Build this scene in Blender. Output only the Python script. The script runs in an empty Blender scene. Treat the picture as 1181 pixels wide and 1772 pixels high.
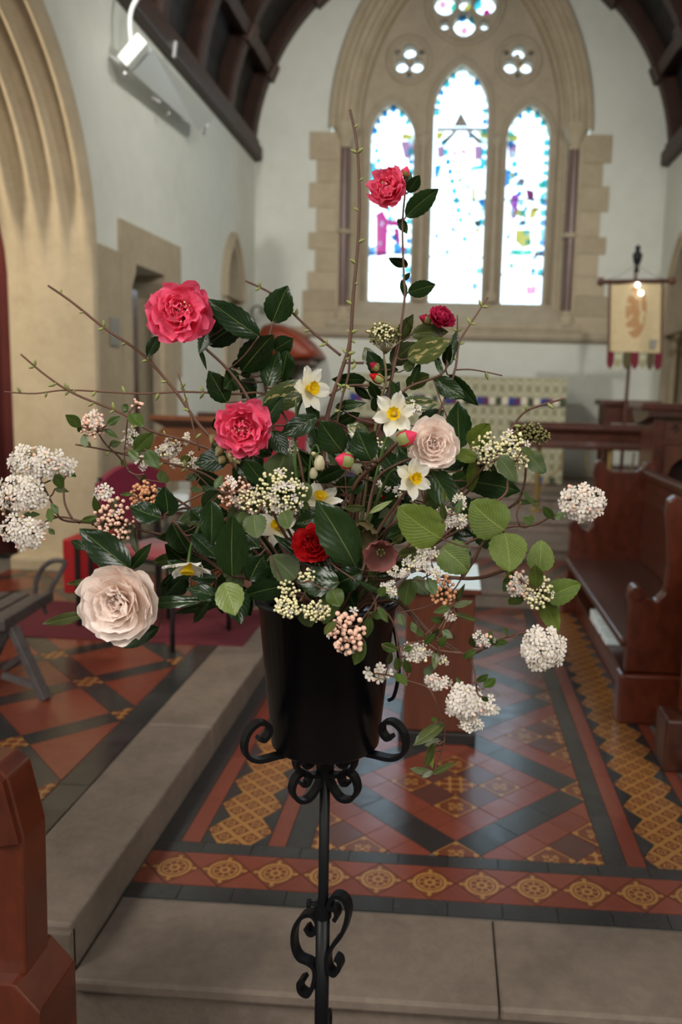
import bpy, bmesh, math, random
from mathutils import Matrix, Vector, geometry, noise
random.seed(7)
sc = bpy.context.scene
COL = sc.collection
PI = math.pi
# ---------------------------------------------------------------- camera
F, PPX, PPY = 1448.3, 694.06, 886.0
pit, yaw, rol = .14576, -.054995, .027463
def _rot():
    B = Matrix(((1,0,0),(0,0,-1),(0,1,0)))
    cy, sy = math.cos(yaw), math.sin(yaw); Ry = Matrix(((cy,0,-sy),(0,1,0),(sy,0,cy)))
    cp, sp = math.cos(pit), math.sin(pit); Rx = Matrix(((1,0,0),(0,cp,-sp),(0,sp,cp)))
    cr, sr = math.cos(rol), math.sin(rol); Rz = Matrix(((cr,-sr,0),(sr,cr,0),(0,0,1)))
    return Rz @ Rx @ Ry @ B
RM = _rot()
EYE = Vector((0, 0, 1.57))
cd = bpy.data.cameras.new('camera'); cam = bpy.data.objects.new('camera', cd); COL.objects.link(cam)
cd.sensor_fit = 'HORIZONTAL'; cd.sensor_width = 36; cd.lens = F/1181*36
cd.shift_x = (590.5-PPX)/1181
cam.matrix_world = Matrix.Translation(EYE) @ (Matrix(((1,0,0),(0,-1,0),(0,0,-1))) @ RM).transposed().to_4x4()
cd.dof.use_dof = True; cd.dof.focus_distance = 1.42; cd.dof.aperture_fstop = 4.8
cd.clip_start = .05
sc.camera = cam
def ray(x, y):
    return RM.transposed() @ Vector(((x-PPX)/F, (y-PPY)/F, 1))
def at(x, y, Y):                      # the point seen at a photo pixel, on the plane of that depth
    d = ray(x, y); return EYE + d*(Y/d.y)
# ---------------------------------------------------------------- world, lights, exposure
w = bpy.data.worlds.new('sky'); sc.world = w; w.use_nodes = True
bg = w.node_tree.nodes['Background']; bg.inputs[0].default_value = (.70, .88, 1, 1); bg.inputs[1].default_value = 5.0
sc.view_settings.view_transform = 'Standard'; sc.view_settings.look = 'None'
sc.view_settings.exposure = 0; sc.view_settings.gamma = 1; sc.view_settings.use_curve_mapping = False
def area(name, loc, aim, sx, sy, power, col):
    l = bpy.data.lights.new(name, 'AREA'); l.shape = 'RECTANGLE'; l.size = sx; l.size_y = sy; l.energy = power; l.color = col
    o = bpy.data.objects.new(name, l); COL.objects.link(o); o.location = loc
    o.rotation_euler = (Vector(aim)-Vector(loc)).to_track_quat('-Z', 'Z').to_euler(); return o
def spot(name, loc, aim, power, col, size=1.2, blend=.6, rad=.08):
    l = bpy.data.lights.new(name, 'SPOT'); l.energy = power; l.color = col; l.spot_size = size; l.spot_blend = blend; l.shadow_soft_size = rad
    o = bpy.data.objects.new(name, l); COL.objects.link(o); o.location = loc
    o.rotation_euler = (Vector(aim)-Vector(loc)).to_track_quat('-Z', 'Z').to_euler(); return o
# daylight through the nave windows behind the camera, the roof spotlights and the side chapel's lamp, all out of the picture
area('nave_window_left_offscreen', (-4.38, -1.6, 4.6), (0, 2.4, 1.0), 3.2, 2.2, 520, (1, .965, .90))
area('nave_window_right_offscreen', (4.38, -1.9, 4.6), (0, 3.0, 1.0), 3.2, 2.2, 480, (1, .965, .90))
area('west_window_offscreen', (0, -6.95, 4.2), (0, 6, 2.6), 3.0, 3.0, 280, (1, .97, .93))
spot('chancel_spotlight_left_offscreen', (-2.25, 4.2, 4.75), (.7, 10.5, 2.9), 380, (1, .97, .9), 1.5, .8, .1)
spot('chancel_spotlight_right_offscreen', (2.25, 4.2, 4.75), (-1.6, 9.4, 2.6), 480, (1, .97, .9), 1.6, .8, .1)
area('chapel_lamp_offscreen', (-4.5, 3.4, 3.6), (-2.7, 5.6, 2.0), .6, .6, 95, (1, .88, .70))
# ---------------------------------------------------------------- node helper
class NT:
    def __init__(s, name):
        s.m = bpy.data.materials.new(name); s.m.use_nodes = True; s.t = s.m.node_tree; s.n = s.t.nodes; s.n.clear()
        s.out = s.n.new('ShaderNodeOutputMaterial')
    def link(s, a, b): s.t.links.new(a, b)
    def set(s, sock, v):
        if isinstance(v, bpy.types.NodeSocket): s.link(v, sock)
        elif isinstance(v, X): s.link(v.s, sock)
        else:
            if hasattr(sock.default_value, '__len__') and len(sock.default_value) == 4 and len(v) == 3: v = (*v, 1)
            sock.default_value = v
    def math(s, op, a, b=0, c=0):
        n = s.n.new('ShaderNodeMath'); n.operation = op
        for i, v in enumerate((a, b, c)):
            s.set(n.inputs[i], v)
        return X(s, n.outputs[0])
    def coord(s, which='Object'):
        return s.n.new('ShaderNodeTexCoord').outputs[which]
    def xyz(s, v):
        n = s.n.new('ShaderNodeSeparateXYZ'); s.link(v, n.inputs[0]); return [X(s, n.outputs[i]) for i in range(3)]
    def mapping(s, v, scale=(1,1,1), loc=(0,0,0), rot=(0,0,0)):
        n = s.n.new('ShaderNodeMapping'); s.link(v, n.inputs[0]); n.inputs['Scale'].default_value = scale
        n.inputs['Location'].default_value = loc; n.inputs['Rotation'].default_value = rot; return n.outputs[0]
    def noise(s, v, scale, detail=3, rough=.55):
        n = s.n.new('ShaderNodeTexNoise'); s.link(v, n.inputs['Vector']); n.inputs['Scale'].default_value = scale
        n.inputs['Detail'].default_value = detail; n.inputs['Roughness'].default_value = rough; return X(s, n.outputs[0])
    def voronoi(s, v, scale, feature='F1', out=0):
        n = s.n.new('ShaderNodeTexVoronoi'); s.link(v, n.inputs['Vector']); n.inputs['Scale'].default_value = scale; n.feature = feature
        return n.outputs[out]
    def mix(s, f, a, b):
        n = s.n.new('ShaderNodeMix'); n.data_type = 'RGBA'; s.set(n.inputs[0], f); s.set(n.inputs[6], a); s.set(n.inputs[7], b); return n.outputs[2]
    def ramp(s, f, *stops):
        n = s.n.new('ShaderNodeValToRGB'); s.set(n.inputs[0], f); e = n.color_ramp.elements
        while len(e) < len(stops): e.new(.5)
        for k, (p, c) in zip(e, stops): k.position = p; k.color = (*c, 1)
        return n.outputs[0]
    def objrand(s): return X(s, s.n.new('ShaderNodeObjectInfo').outputs['Random'])
    def bump(s, h, strength=.3, dist=.01):
        n = s.n.new('ShaderNodeBump'); s.set(n.inputs['Height'], h); n.inputs['Strength'].default_value = strength; n.inputs['Distance'].default_value = dist; return n.outputs[0]
    def bsdf(s, col, rough=.5, metal=0, normal=None, spec=.5, trans=0, sub=0, coat=0, sheen=0):
        b = s.n.new('ShaderNodeBsdfPrincipled'); s.set(b.inputs['Base Color'], col); s.set(b.inputs['Roughness'], rough)
        b.inputs['Metallic'].default_value = metal; b.inputs['Specular IOR Level'].default_value = spec
        b.inputs['Transmission Weight'].default_value = trans; b.inputs['Coat Weight'].default_value = coat; b.inputs['Sheen Weight'].default_value = sheen
        if sub: b.inputs['Subsurface Weight'].default_value = sub; b.inputs['Subsurface Radius'].default_value = (.01,.004,.003)
        if normal is not None: s.link(normal, b.inputs['Normal'])
        s.link(b.outputs[0], s.out.inputs[0]); return b
class X:
    def __init__(s, t, sock): s.t = t; s.s = sock
    def __add__(s, o): return s.t.math('ADD', s, o)
    def __sub__(s, o): return s.t.math('SUBTRACT', s, o)
    def __rsub__(s, o): return s.t.math('SUBTRACT', o, s)
    def __mul__(s, o): return s.t.math('MULTIPLY', s, o)
    __rmul__ = __mul__; __radd__ = __add__
    def __truediv__(s, o): return s.t.math('DIVIDE', s, o)
    def lt(s, o): return s.t.math('LESS_THAN', s, o)
    def gt(s, o): return s.t.math('GREATER_THAN', s, o)
    def abs(s): return s.t.math('ABSOLUTE', s)
    def sin(s): return s.t.math('SINE', s)
    def cos(s): return s.t.math('COSINE', s)
    def max(s, o): return s.t.math('MAXIMUM', s, o)
    def min(s, o): return s.t.math('MINIMUM', s, o)
    def sqrt(s): return s.t.math('SQRT', s)
    def pow(s, o): return s.t.math('POWER', s, o)
M = {}
def mottled(name, c1, c2, scale=3, rough=.8, bump=.15, bscale=60, spec=.3, dist=.004, world=True, rnd=0):
    t = NT(name); v = t.n.new('ShaderNodeNewGeometry').outputs['Position'] if world else t.coord()
    f = t.noise(v, scale, 4) * 1.2 + t.noise(v, scale*4.3, 5, .65)*1.0 - .6
    if rnd: f = f + (t.objrand()-.5)*rnd
    g = t.noise(v, bscale, 3)
    t.bsdf(t.mix(t.math('MINIMUM', t.math('MAXIMUM', f, 0), 1), c1, c2), rough, normal=t.bump(g, bump, dist), spec=spec); M[name] = t.m
def wood(name, c1, c2, rough=.35, scale=(30, 30, 2.5), spec=.5, rnd=.4, coat=0):
    t = NT(name); v = t.mapping(t.n.new('ShaderNodeNewGeometry').outputs['Position'], scale)
    f = t.noise(v, 1.0, 5, .6) * 1.8 - .4 + (t.objrand()-.5)*rnd
    f = t.math('MINIMUM', t.math('MAXIMUM', f, 0), 1)
    t.bsdf(t.mix(f, c1, c2), rough, normal=t.bump(t.noise(v, 3, 3), .12, .003), spec=spec, coat=coat); M[name] = t.m
def plain(name, col, rough=.5, metal=0, spec=.5, var=.0, coat=0, sheen=0, vscale=40, trans=0):
    t = NT(name)
    if var:
        f = t.noise(t.coord(), vscale, 3) + (t.objrand()-.5)*.6
        col = t.mix(t.math('MINIMUM', t.math('MAXIMUM', f, 0), 1), tuple(c*(1-var) for c in col), tuple(min(1, c*(1+var)) for c in col))
    t.bsdf(col, rough, metal, spec=spec, coat=coat, sheen=sheen, trans=trans); M[name] = t.m
mottled('plaster', (.585,.595,.53), (.685,.695,.63), 1.5, .9, .12, 30)
mottled('stone_warm', (.40,.325,.22), (.54,.45,.32), 4, .85, .3, 90)
mottled('stone_dressed', (.36,.295,.20), (.48,.40,.285), 5, .85, .3, 90, rnd=.8)
mottled('stone_tracery', (.34,.285,.205), (.46,.39,.29), 6, .85, .3, 90)
mottled('stone_step', (.11,.084,.066), (.215,.165,.132), 7, .62, .35, 70, spec=.4)
mottled('stone_riser', (.11,.084,.066), (.215,.165,.132), 7, .62, .35, 70, spec=.4)
mottled('marble_shaft', (.09,.048,.04), (.16,.085,.07), 9, .35, .1, 50, spec=.5)
mottled('nave_floor', (.05,.035,.028), (.10,.07,.055), 6, .6, .2, 40)
mottled('grout', (.10,.09,.08), (.16,.14,.12), 30, .9)
wood('roof_board', (.012,.010,.009), (.032,.026,.023), .6, (3, 3, 3), .3)
wood('roof_timber', (.022,.010,.006), (.06,.024,.014), .5, (8, 8, 8), .4)
wood('pew_wood', (.040,.0085,.004), (.11,.022,.009), .28, (26, 4, 14), .5, coat=.15)
wood('pew_dark', (.030,.0095,.006), (.082,.025,.013), .3, (26, 4, 14), .5, coat=.15)
wood('frieze_wood', (.075,.024,.012), (.14,.048,.024), .4, (20, 20, 4), .4)
wood('desk_wood', (.13,.042,.015), (.24,.085,.033), .35, (20, 20, 4), .5)
wood('box_wood', (.055,.014,.007), (.11,.029,.013), .38, (40, 40, 3), .45)
wood('chair_wood', (.045,.035,.034), (.10,.085,.085), .5, (20, 20, 20), .4)
plain('iron', (.004,.004,.005), .42, .0, .18)
plain('bucket_black', (.0035,.0035,.0045), .28, 0, .28)
plain('black_frame', (.012,.011,.011), .4)
plain('white_enamel', (.75,.78,.76), .35, var=.03)
plain('heater_face', (.66,.70,.68), .3)
plain('conduit', (.55,.56,.56), .4)
plain('steel', (.5,.5,.5), .3, .9)
plain('brass', (.35,.24,.09), .35, .8)
plain('white_paper', (.70,.80,.84), .35)
plain('red_cloth', (.22,.005,.018), .85, var=.2, sheen=.3, vscale=8)
plain('bright_red', (.40,.006,.010), .7, var=.15, vscale=8)
plain('maroon_cloth', (.12,.006,.018), .9, var=.25, vscale=10)
plain('purple_cloth', (.17,.010,.035), .85, var=.2, vscale=10)
plain('curtain_red', (.085,.012,.010), .9, var=.3, vscale=6)
plain('grey_plate', (.22,.21,.18), .5)
def tile(name, c1, c2, rough=.24):
    t = NT(name); v = t.n.new('ShaderNodeNewGeometry').outputs['Position']
    f = t.noise(v, 30, 4)*.7 + t.objrand()*.6 - .15
    t.bsdf(t.mix(t.math('MINIMUM', t.math('MAXIMUM', f, 0), 1), c1, c2), t.noise(v, 14, 3)*.22 + (rough-.1), normal=t.bump(t.noise(v, 60, 2), .06, .002), spec=.5); M[name] = t.m
tile('tile_red', (.135,.030,.018), (.205,.052,.031), .21)
tile('tile_dark', (.020,.0195,.020), (.040,.0385,.038), .2)
tile('tile_brown', (.065,.024,.020), (.10,.038,.030), .21)
def patterned(name, fn, rough=.26):
    t = NT(name); x, y, z = t.xyz(t.coord()); f = fn(t, x, y)
    wob = t.noise(t.coord(), 90, 2)
    f = t.math('MULTIPLY', f, t.math('MINIMUM', wob+.45, 1))
    t.bsdf(t.mix(f, (.13,.036,.016), (.33,.158,.045)), rough, spec=.5, normal=t.bump(t.noise(t.coord(), 50, 2), .06, .002)); M[name] = t.m
def f_roundel(t, x, y):
    r = (x*x+y*y).sqrt(); th = t.math('ARCTAN2', y, x)
    ring = (r-.0455).abs().lt(.0048).max((r-.034).abs().lt(.0025)).max((r-.0125).abs().lt(.0045))
    sp = ((th*4).sin().abs()).lt(.36)*(r.lt(.034))*(r.gt(.017))
    a = x.abs().max(y.abs()); b = x.abs().min(y.abs())
    bud = (((a-.060)*(a-.060)+b*b).sqrt()).lt(.0065).max(((a-.052)*(a-.052)*1.0+(b*.8)*(b*.8)).sqrt().lt(.005))
    return ring.max(sp).max(bud)
patterned('tile_roundel', f_roundel)
def f_quatre(t, x, y):
    r = (x*x+y*y).sqrt(); th = t.math('ARCTAN2', y, x)
    fl = (r-.020).abs().lt((th*4).cos()*.006+.007)*((th*12).sin().gt(-.55)); eye = r.lt(.007)
    a = (x.abs()-.045).abs(); b = (y.abs()-.045).abs(); c = (a*a+b*b).sqrt().lt(.010)
    rim = x.abs().max(y.abs()); return fl.max(eye).max(c).max((rim-.051).abs().lt(.0022))
patterned('tile_gold', f_quatre)
def f_chain(t, x, y):
    k = 2*PI/.0835; u = ((x+y)*.5*k).sin().abs(); v = ((x-y)*.5*k).sin().abs()
    lens = (u*u+v*v).sqrt(); a = (x*k).sin()*(y*k).sin()
    return (u.max(v).gt(.90)).max((lens-.62).abs().lt(.13)).max(lens.lt(.2)).max(a.abs().gt(.86))
patterned('tile_chain', f_chain)
def f_flame(t, x, y):
    d = ((x*110).sin()+(y*110).sin()).abs()
    return d.lt(.55)
patterned('tile_gold_small', f_flame)
# ---------------------------------------------------------------- mesh builder
class MB:
    def __init__(s): s.v = []; s.f = []; s.uv = None
    def add(s, vs, fs):
        n = len(s.v); s.v += [tuple(v) for v in vs]; s.f += [tuple(i+n for i in f) for f in fs]; return s
    def box(s, x0, x1, y0, y1, z0, z1, mat=None):
        vs = [Vector((x, y, z)) for x in (x0, x1) for y in (y0, y1) for z in (z0, z1)]
        if mat is not None: vs = [mat @ v for v in vs]
        return s.add(vs, [(0,1,3,2),(4,6,7,5),(0,4,5,1),(2,3,7,6),(0,2,6,4),(1,5,7,3)])
    def bar(s, a, b, wx, wy, up=(0,0,1)):
        a, b = Vector(a), Vector(b); d = (b-a); L = d.length; d.normalize(); u = Vector(up)
        if abs(d.dot(u)) > .98: u = Vector((1,0,0))
        sx = d.cross(u).normalized(); sy = sx.cross(d)
        vs = [p + sx*i*wx/2 + sy*j*wy/2 for p in (a, b) for i, j in ((-1,-1),(1,-1),(1,1),(-1,1))]
        return s.add(vs, [(3,2,1,0),(4,5,6,7),(0,1,5,4),(1,2,6,5),(2,3,7,6),(3,0,4,7)])
    def tube(s, pts, rad, n=8, cap=True, flat=None):
        pts = [Vector(p) for p in pts]; k = len(pts)
        rad = rad if hasattr(rad, '__len__') else [rad]*k
        base = len(s.v); prev = None
        for i, p in enumerate(pts):
            d = (pts[min(i+1, k-1)]-pts[max(i-1, 0)]).normalized()
            if prev is None:
                u = Vector((0,1,0)) if abs(d.y) < .9 else Vector((1,0,0))
                u = (u - d*u.dot(d)).normalized()
            else:
                u = (prev - d*prev.dot(d)); u = u.normalized() if u.length > 1e-6 else prev
            prev = u; v = d.cross(u)
            for j in range(n):
                a = 2*PI*j/n
                if flat: s.v.append(tuple(p + u*math.cos(a)*flat[0] + v*math.sin(a)*flat[1]))
                else: s.v.append(tuple(p + (u*math.cos(a)+v*math.sin(a))*rad[i]))
        for i in range(k-1):
            for j in range(n):
                a = base+i*n+j; b = base+i*n+(j+1) % n; s.f.append((a, b, b+n, a+n))
        if cap:
            s.f.append(tuple(base+j for j in range(n-1, -1, -1))); s.f.append(tuple(base+(k-1)*n+j for j in range(n)))
        return s
    def ribbon(s, pts, wy, th):           # flat iron bar bent in a vertical plane: pts 3D, wide direction given
        pts = [Vector(p) for p in pts]; k = len(pts); base = len(s.v); wy = Vector(wy)
        for i, p in enumerate(pts):
            d = (pts[min(i+1, k-1)]-pts[max(i-1, 0)]).normalized(); nn = d.cross(wy.normalized()).normalized()
            for a, b in ((-1,-1),(1,-1),(1,1),(-1,1)): s.v.append(tuple(p + wy*a*.5 + nn*b*th*.5))
        for i in range(k-1):
            for j in range(4):
                a = base+i*4+j; b = base+i*4+(j+1) % 4; s.f.append((a, b, b+4, a+4))
        s.f.append((base+3, base+2, base+1, base)); e = base+(k-1)*4; s.f.append((e, e+1, e+2, e+3)); return s
    def lathe(s, c, prof, n=32, mat=None, a0=0, a1=2*PI):
        base = len(s.v); c = Vector(c); full = abs(a1-a0-2*PI) < 1e-6; m = n if full else n+1
        for r, z in prof:
            for j in range(m):
                a = a0+(a1-a0)*j/n; v = Vector((r*math.cos(a), r*math.sin(a), z))
                if mat is not None: v = mat @ v
                s.v.append(tuple(c+v))
        for i in range(len(prof)-1):
            for j in range(n):
                a = base+i*m+j; b = base+i*m+(j+1) % m; s.f.append((a, b, b+m, a+m))
        return s
    def prism(s, poly, fn, d0, d1):        # polygon (a,b) -> fn(a,b,d)
        n = len(poly); tri = geometry.tessellate_polygon([[Vector((a, b, 0)) for a, b in poly]])
        vs = [fn(a, b, d0) for a, b in poly] + [fn(a, b, d1) for a, b in poly]
        fs = [tuple(t) for t in tri] + [tuple(i+n for i in reversed(t)) for t in tri] + [(i, (i+1) % n, (i+1) % n+n, i+n) for i in range(n)]
        return s.add(vs, fs)
    def plate(s, outer, holes, fn, d0, d1):
        loops = [outer]+list(holes); flat = [p for l in loops for p in l]; n = len(flat)
        tri = geometry.tessellate_polygon([[Vector((a, b, 0)) for a, b in l] for l in loops])
        vs = [fn(a, b, d0) for a, b in flat] + [fn(a, b, d1) for a, b in flat]
        fs = [tuple(t) for t in tri] + [tuple(i+n for i in reversed(t)) for t in tri]; o = 0
        for l in loops:
            m = len(l); fs += [(o+i, o+(i+1) % m, o+(i+1) % m+n, o+i+n) for i in range(m)]; o += m
        return s.add(vs, fs)
    def grid(s, fn, nu, nv):
        base = len(s.v)
        for i in range(nu+1):
            for j in range(nv+1): s.v.append(tuple(fn(i/nu, j/nv)))
        for i in range(nu):
            for j in range(nv):
                a = base+i*(nv+1)+j; s.f.append((a, a+1, a+nv+2, a+nv+1))
        return s
    def ball(s, c, r, n=8, m=6, sc=(1,1,1)):
        c = Vector(c); base = len(s.v)
        for i in range(m+1):
            th = PI*i/m
            for j in range(n):
                a = 2*PI*j/n; s.v.append((c.x+r*sc[0]*math.sin(th)*math.cos(a), c.y+r*sc[1]*math.sin(th)*math.sin(a), c.z+r*sc[2]*math.cos(th)))
        for i in range(m):
            for j in range(n):
                a = base+i*n+j; b = base+i*n+(j+1) % n; s.f.append((a, a+n, b+n, b))
        return s
    def mesh(s, name, smooth=False, fix=True):
        me = bpy.data.meshes.new(name); me.from_pydata(s.v, [], s.f)
        if fix:
            bm = bmesh.new(); bm.from_mesh(me); bmesh.ops.remove_doubles(bm, verts=bm.verts, dist=1e-6); bmesh.ops.recalc_face_normals(bm, faces=bm.faces); bm.to_mesh(me); bm.free()
        if smooth:
            for p in me.polygons: p.use_smooth = True
        me.update(); return me
WM = {}
def tag(o, label=None, cat=None, group=None, kind=None):
    if label: o['label'] = label
    if cat: o['category'] = cat
    if group: o['group'] = group
    if kind: o['kind'] = kind
    return o
def put(name, data, parent=None, mw=None, mat=None):
    o = bpy.data.objects.new(name, data); COL.objects.link(o); mw = mw if mw is not None else Matrix()
    if parent is not None:
        o.parent = parent; o.matrix_parent_inverse = WM[parent.name].inverted()
    o.matrix_basis = mw; WM[o.name] = mw.copy()
    if mat and data is not None and not data.materials: data.materials.append(M[mat])
    return o
def obj(name, mb, mat, parent=None, smooth=False, bev=0, fix=True):
    me = mb.mesh(name, smooth, fix)
    # origin at the middle of the bottom of the mesh
    if me.vertices:
        xs = [v.co for v in me.vertices]; c = Vector(((min(v.x for v in xs)+max(v.x for v in xs))/2, (min(v.y for v in xs)+max(v.y for v in xs))/2, min(v.z for v in xs)))
        me.transform(Matrix.Translation(-c))
    else: c = Vector()
    o = put(name, me, parent, Matrix.Translation(c), mat)
    if bev:
        b = o.modifiers.new('bevel', 'BEVEL'); b.width = bev; b.segments = 2; b.limit_method = 'ANGLE'
    return o
def thing(name, loc, label, cat, group=None):
    return tag(put(name, None, None, Matrix.Translation(Vector(loc))), label, cat, group)
def struct(o, label=None): return tag(o, label, kind='structure')
def box(name, x0, x1, y0, y1, z0, z1, mat, parent=None, bev=0):
    return obj(name, MB().box(x0, x1, y0, y1, z0, z1), mat, parent, bev=bev)
def arc(cx, cz, r, a0, a1, n): return [(cx+r*math.cos(a0+(a1-a0)*i/n), cz+r*math.sin(a0+(a1-a0)*i/n)) for i in range(n+1)]
def pointed(w, zb, zs, c, n=14, x0=0):
    """outline of a pointed opening: half width w, base zb, springing zs, arc centres c beyond the middle"""
    R = w+c; a = math.acos(c/R)
    right = arc(x0-c, zs, R, 0, a, n); left = [(2*x0-x, z) for x, z in reversed(right)]
    return [(x0-w, zb), (x0+w, zb)] + right + left[1:]
# ================================================================= THE SETTING
LX, RX, YE = -2.46, 2.46, 10.5
Z1, Z2 = .15, .265
# ---- nave floor, chancel step
struct(box('floor', -5, 5, -7, 1.80, -.1, 0, 'nave_floor'), 'dark nave floor below the chancel step')
st = struct(box('floor_step', -.87, 4.5, 1.80, 2.107, 0, Z1-.035, 'stone_riser'), 'stone chancel step with a dark riser')
for a, b in ((-.868, -.02), (-.016, .163), (.167, 1.02), (1.024, 2.2)):
    pass
xs = [-.866, .165, 1.25, 2.4]
for a, b in zip(xs, xs[1:]):
    o = obj('step_slab', MB().box(a+.0015, b-.0015, 1.772, 2.106, Z1-.034, Z1), 'stone_step', st, bev=.008)
# ---- chancel tiles
fl = struct(box('floor_chancel', -.868, 2.6, 2.107, 5.46, 0, Z1-.004, 'grout'), 'red, black and gold tiled chancel floor')
def clip(poly, x0, x1, y0, y1):
    for ax, lim, sg in ((0, x0, 1), (0, x1, -1), (1, y0, 1), (1, y1, -1)):
        out = []
        for i, p in enumerate(poly):
            q = poly[(i+1) % len(poly)]; ip = sg*(p[ax]-lim) >= 0; iq = sg*(q[ax]-lim) >= 0
            if ip: out.append(p)
            if ip != iq:
                t = (lim-p[ax])/(q[ax]-p[ax]); out.append((p[0]+t*(q[0]-p[0]), p[1]+t*(q[1]-p[1])))
        poly = out
        if not poly: return []
    return poly
def shrink(poly, g):
    poly = [p for i, p in enumerate(poly) if (Vector(p)-Vector(poly[i-1])).length > 1e-5]
    if len(poly) < 3: return []
    cx = sum(p[0] for p in poly)/len(poly); cy = sum(p[1] for p in poly)/len(poly); out = []
    n = len(poly)
    if sum(poly[i][0]*poly[(i+1) % n][1]-poly[(i+1) % n][0]*poly[i][1] for i in range(n)) < 0: poly = poly[::-1]
    for i in range(n):
        p0, p1, p2 = (Vector(poly[(i+k) % n]) for k in (-1, 0, 1))
        d1 = (p1-p0); d2 = (p2-p1)
        if d1.length < 1e-5 or d2.length < 1e-5: continue
        d1.normalize(); d2.normalize(); n1 = Vector((-d1.y, d1.x)); n2 = Vector((-d2.y, d2.x)); b = n1+n2
        k = b.dot(n1)
        if abs(k) < .2: k = .2
        out.append(tuple(p1 + b*(g/k)))
    return out
TILES = {}
def tile_piece(floor, poly, z, mat, origin=None, rot=0, gap=.0012):
    poly = shrink(poly, gap)
    if len(poly) < 3: return
    area_ = abs(sum(poly[i][0]*poly[(i+1) % len(poly)][1]-poly[(i+1) % len(poly)][0]*poly[i][1] for i in range(len(poly))))/2
    if area_ < 2e-4: return
    c = Vector(origin) if origin else Vector((sum(p[0] for p in poly)/len(poly), sum(p[1] for p in poly)/len(poly)))
    TILES.setdefault(floor.name, []).append((c.y, poly, z, mat, c, rot))
def lay(floor):
    L = sorted(TILES[floor.name], key=lambda t: t[0])
    rest = {}
    for k, (_, poly, z, mat, c, rot) in enumerate(L):
        zz = z + random.uniform(-.0006, .0006)
        if k < 300:
            R = Matrix.Rotation(-rot, 2); loc = [R @ (Vector(p)-c) for p in poly]
            me = MB().prism([tuple(p) for p in loc], lambda a, b, d: (a, b, d), -.012, 0).mesh('tile')
            put('tile', me, floor, Matrix.Translation((c.x, c.y, zz)) @ Matrix.Rotation(rot, 4, 'Z'), mat)
        else: rest.setdefault(mat, MB()).prism(poly, lambda a, b, d: (a, b, d), zz-.012, zz)
    if rest:
        mb = MB(); idx = []; mats = list(rest)
        for i, m in enumerate(mats): idx += [i]*len(rest[m].f); mb.add(rest[m].v, rest[m].f)
        me = mb.mesh('far_tiles', fix=False)
        for m in mats: me.materials.append(M[m])
        for p, i in zip(me.polygons, idx): p.material_index = i
        bm = bmesh.new(); bm.from_mesh(me); bmesh.ops.recalc_face_normals(bm, faces=bm.faces); bm.to_mesh(me); bm.free()
        tag(put('far_tiles', me, floor), kind='stuff')
def rect(x0, x1, y0, y1): return [(x0, y0), (x1, y0), (x1, y1), (x0, y1)]
def row(floor, x0, x1, y0, y1, z, mat, n, along='x'):
    for i in range(n):
        a, b = i/n, (i+1)/n
        if along == 'x': tile_piece(floor, rect(x0+(x1-x0)*a, x0+(x1-x0)*b, y0, y1), z, mat)
        else: tile_piece(floor, rect(x0, x1, y0+(y1-y0)*a, y0+(y1-y0)*b), z, mat)
YF, YB = 2.405, 5.455
row(fl, -.866, .95, 2.109, 2.178, Z1, 'tile_dark', 12)
row(fl, -.866, .95, 2.345, YF, Z1, 'tile_dark', 12)
for k in range(-6, 7):
    cx = -.01+.1515*k; h = .0757; cy = 2.2615; hy = .083
    dia = clip([(cx-h, cy), (cx, cy-hy), (cx+h, cy), (cx, cy+hy)], -.866, .95, 2, 3)
    if dia: tile_piece(fl, dia, Z1, 'tile_roundel', (cx, cy), 0)
    for s in (-1, 1):
        tri = clip([(cx, cy+s*hy), (cx+2*h, cy+s*hy), (cx+h, cy)], -.866, .95, 2, 3)
        if len(tri) > 2: tile_piece(fl, tri, Z1, 'tile_red')
    if k == -6:
        pass
# long strips running east
def strip(x0, x1, mat, step=.152): row(fl, x0, x1, YF, YB, Z1, mat, round((YB-YF)/step/2), 'y')
strip(-.866, -.795, 'tile_dark'); strip(-.795, -.733, 'tile_red'); strip(-.520, -.463, 'tile_red'); strip(-.463, -.385, 'tile_dark')
strip(.522, .589, 'tile_dark'); strip(.589, .649, 'tile_red'); strip(.866, .915, 'tile_red')
def zigzag(x0, x1, p, y_first):
    m = (x0+x1)/2; h = (x1-x0)/2; q = h*.50
    k = 0
    while y_first + p*(k-.5) < YB:
        yc = y_first+p*k
        g = clip([(m-q, yc-p/2), (m+q, yc-p/2), (m+h, yc), (m+q, yc+p/2), (m-q, yc+p/2), (m-h, yc)], x0, x1, YF, YB)
        if g: tile_piece(fl, g, Z1, 'tile_chain', (m, yc), 0)
        for s in (-1, 1):
            t = clip([(m+s*q, yc+p/2), (m+s*h, yc), (m+s*h, yc+p)], x0, x1, YF, YB)
            if len(t) > 2: tile_piece(fl, t, Z1, 'tile_dark')
        k += 1
    for s in (-1, 1):
        t = clip([(m+s*q, y_first-p/2), (m+s*h, y_first-p), (m+s*h, y_first)], x0, x1, YF, YB)
        if len(t) > 2: tile_piece(fl, t, Z1, 'tile_dark')
zigzag(-.733, -.520, .167, 2.486); zigzag(.649, .866, .163, 2.46)
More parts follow.
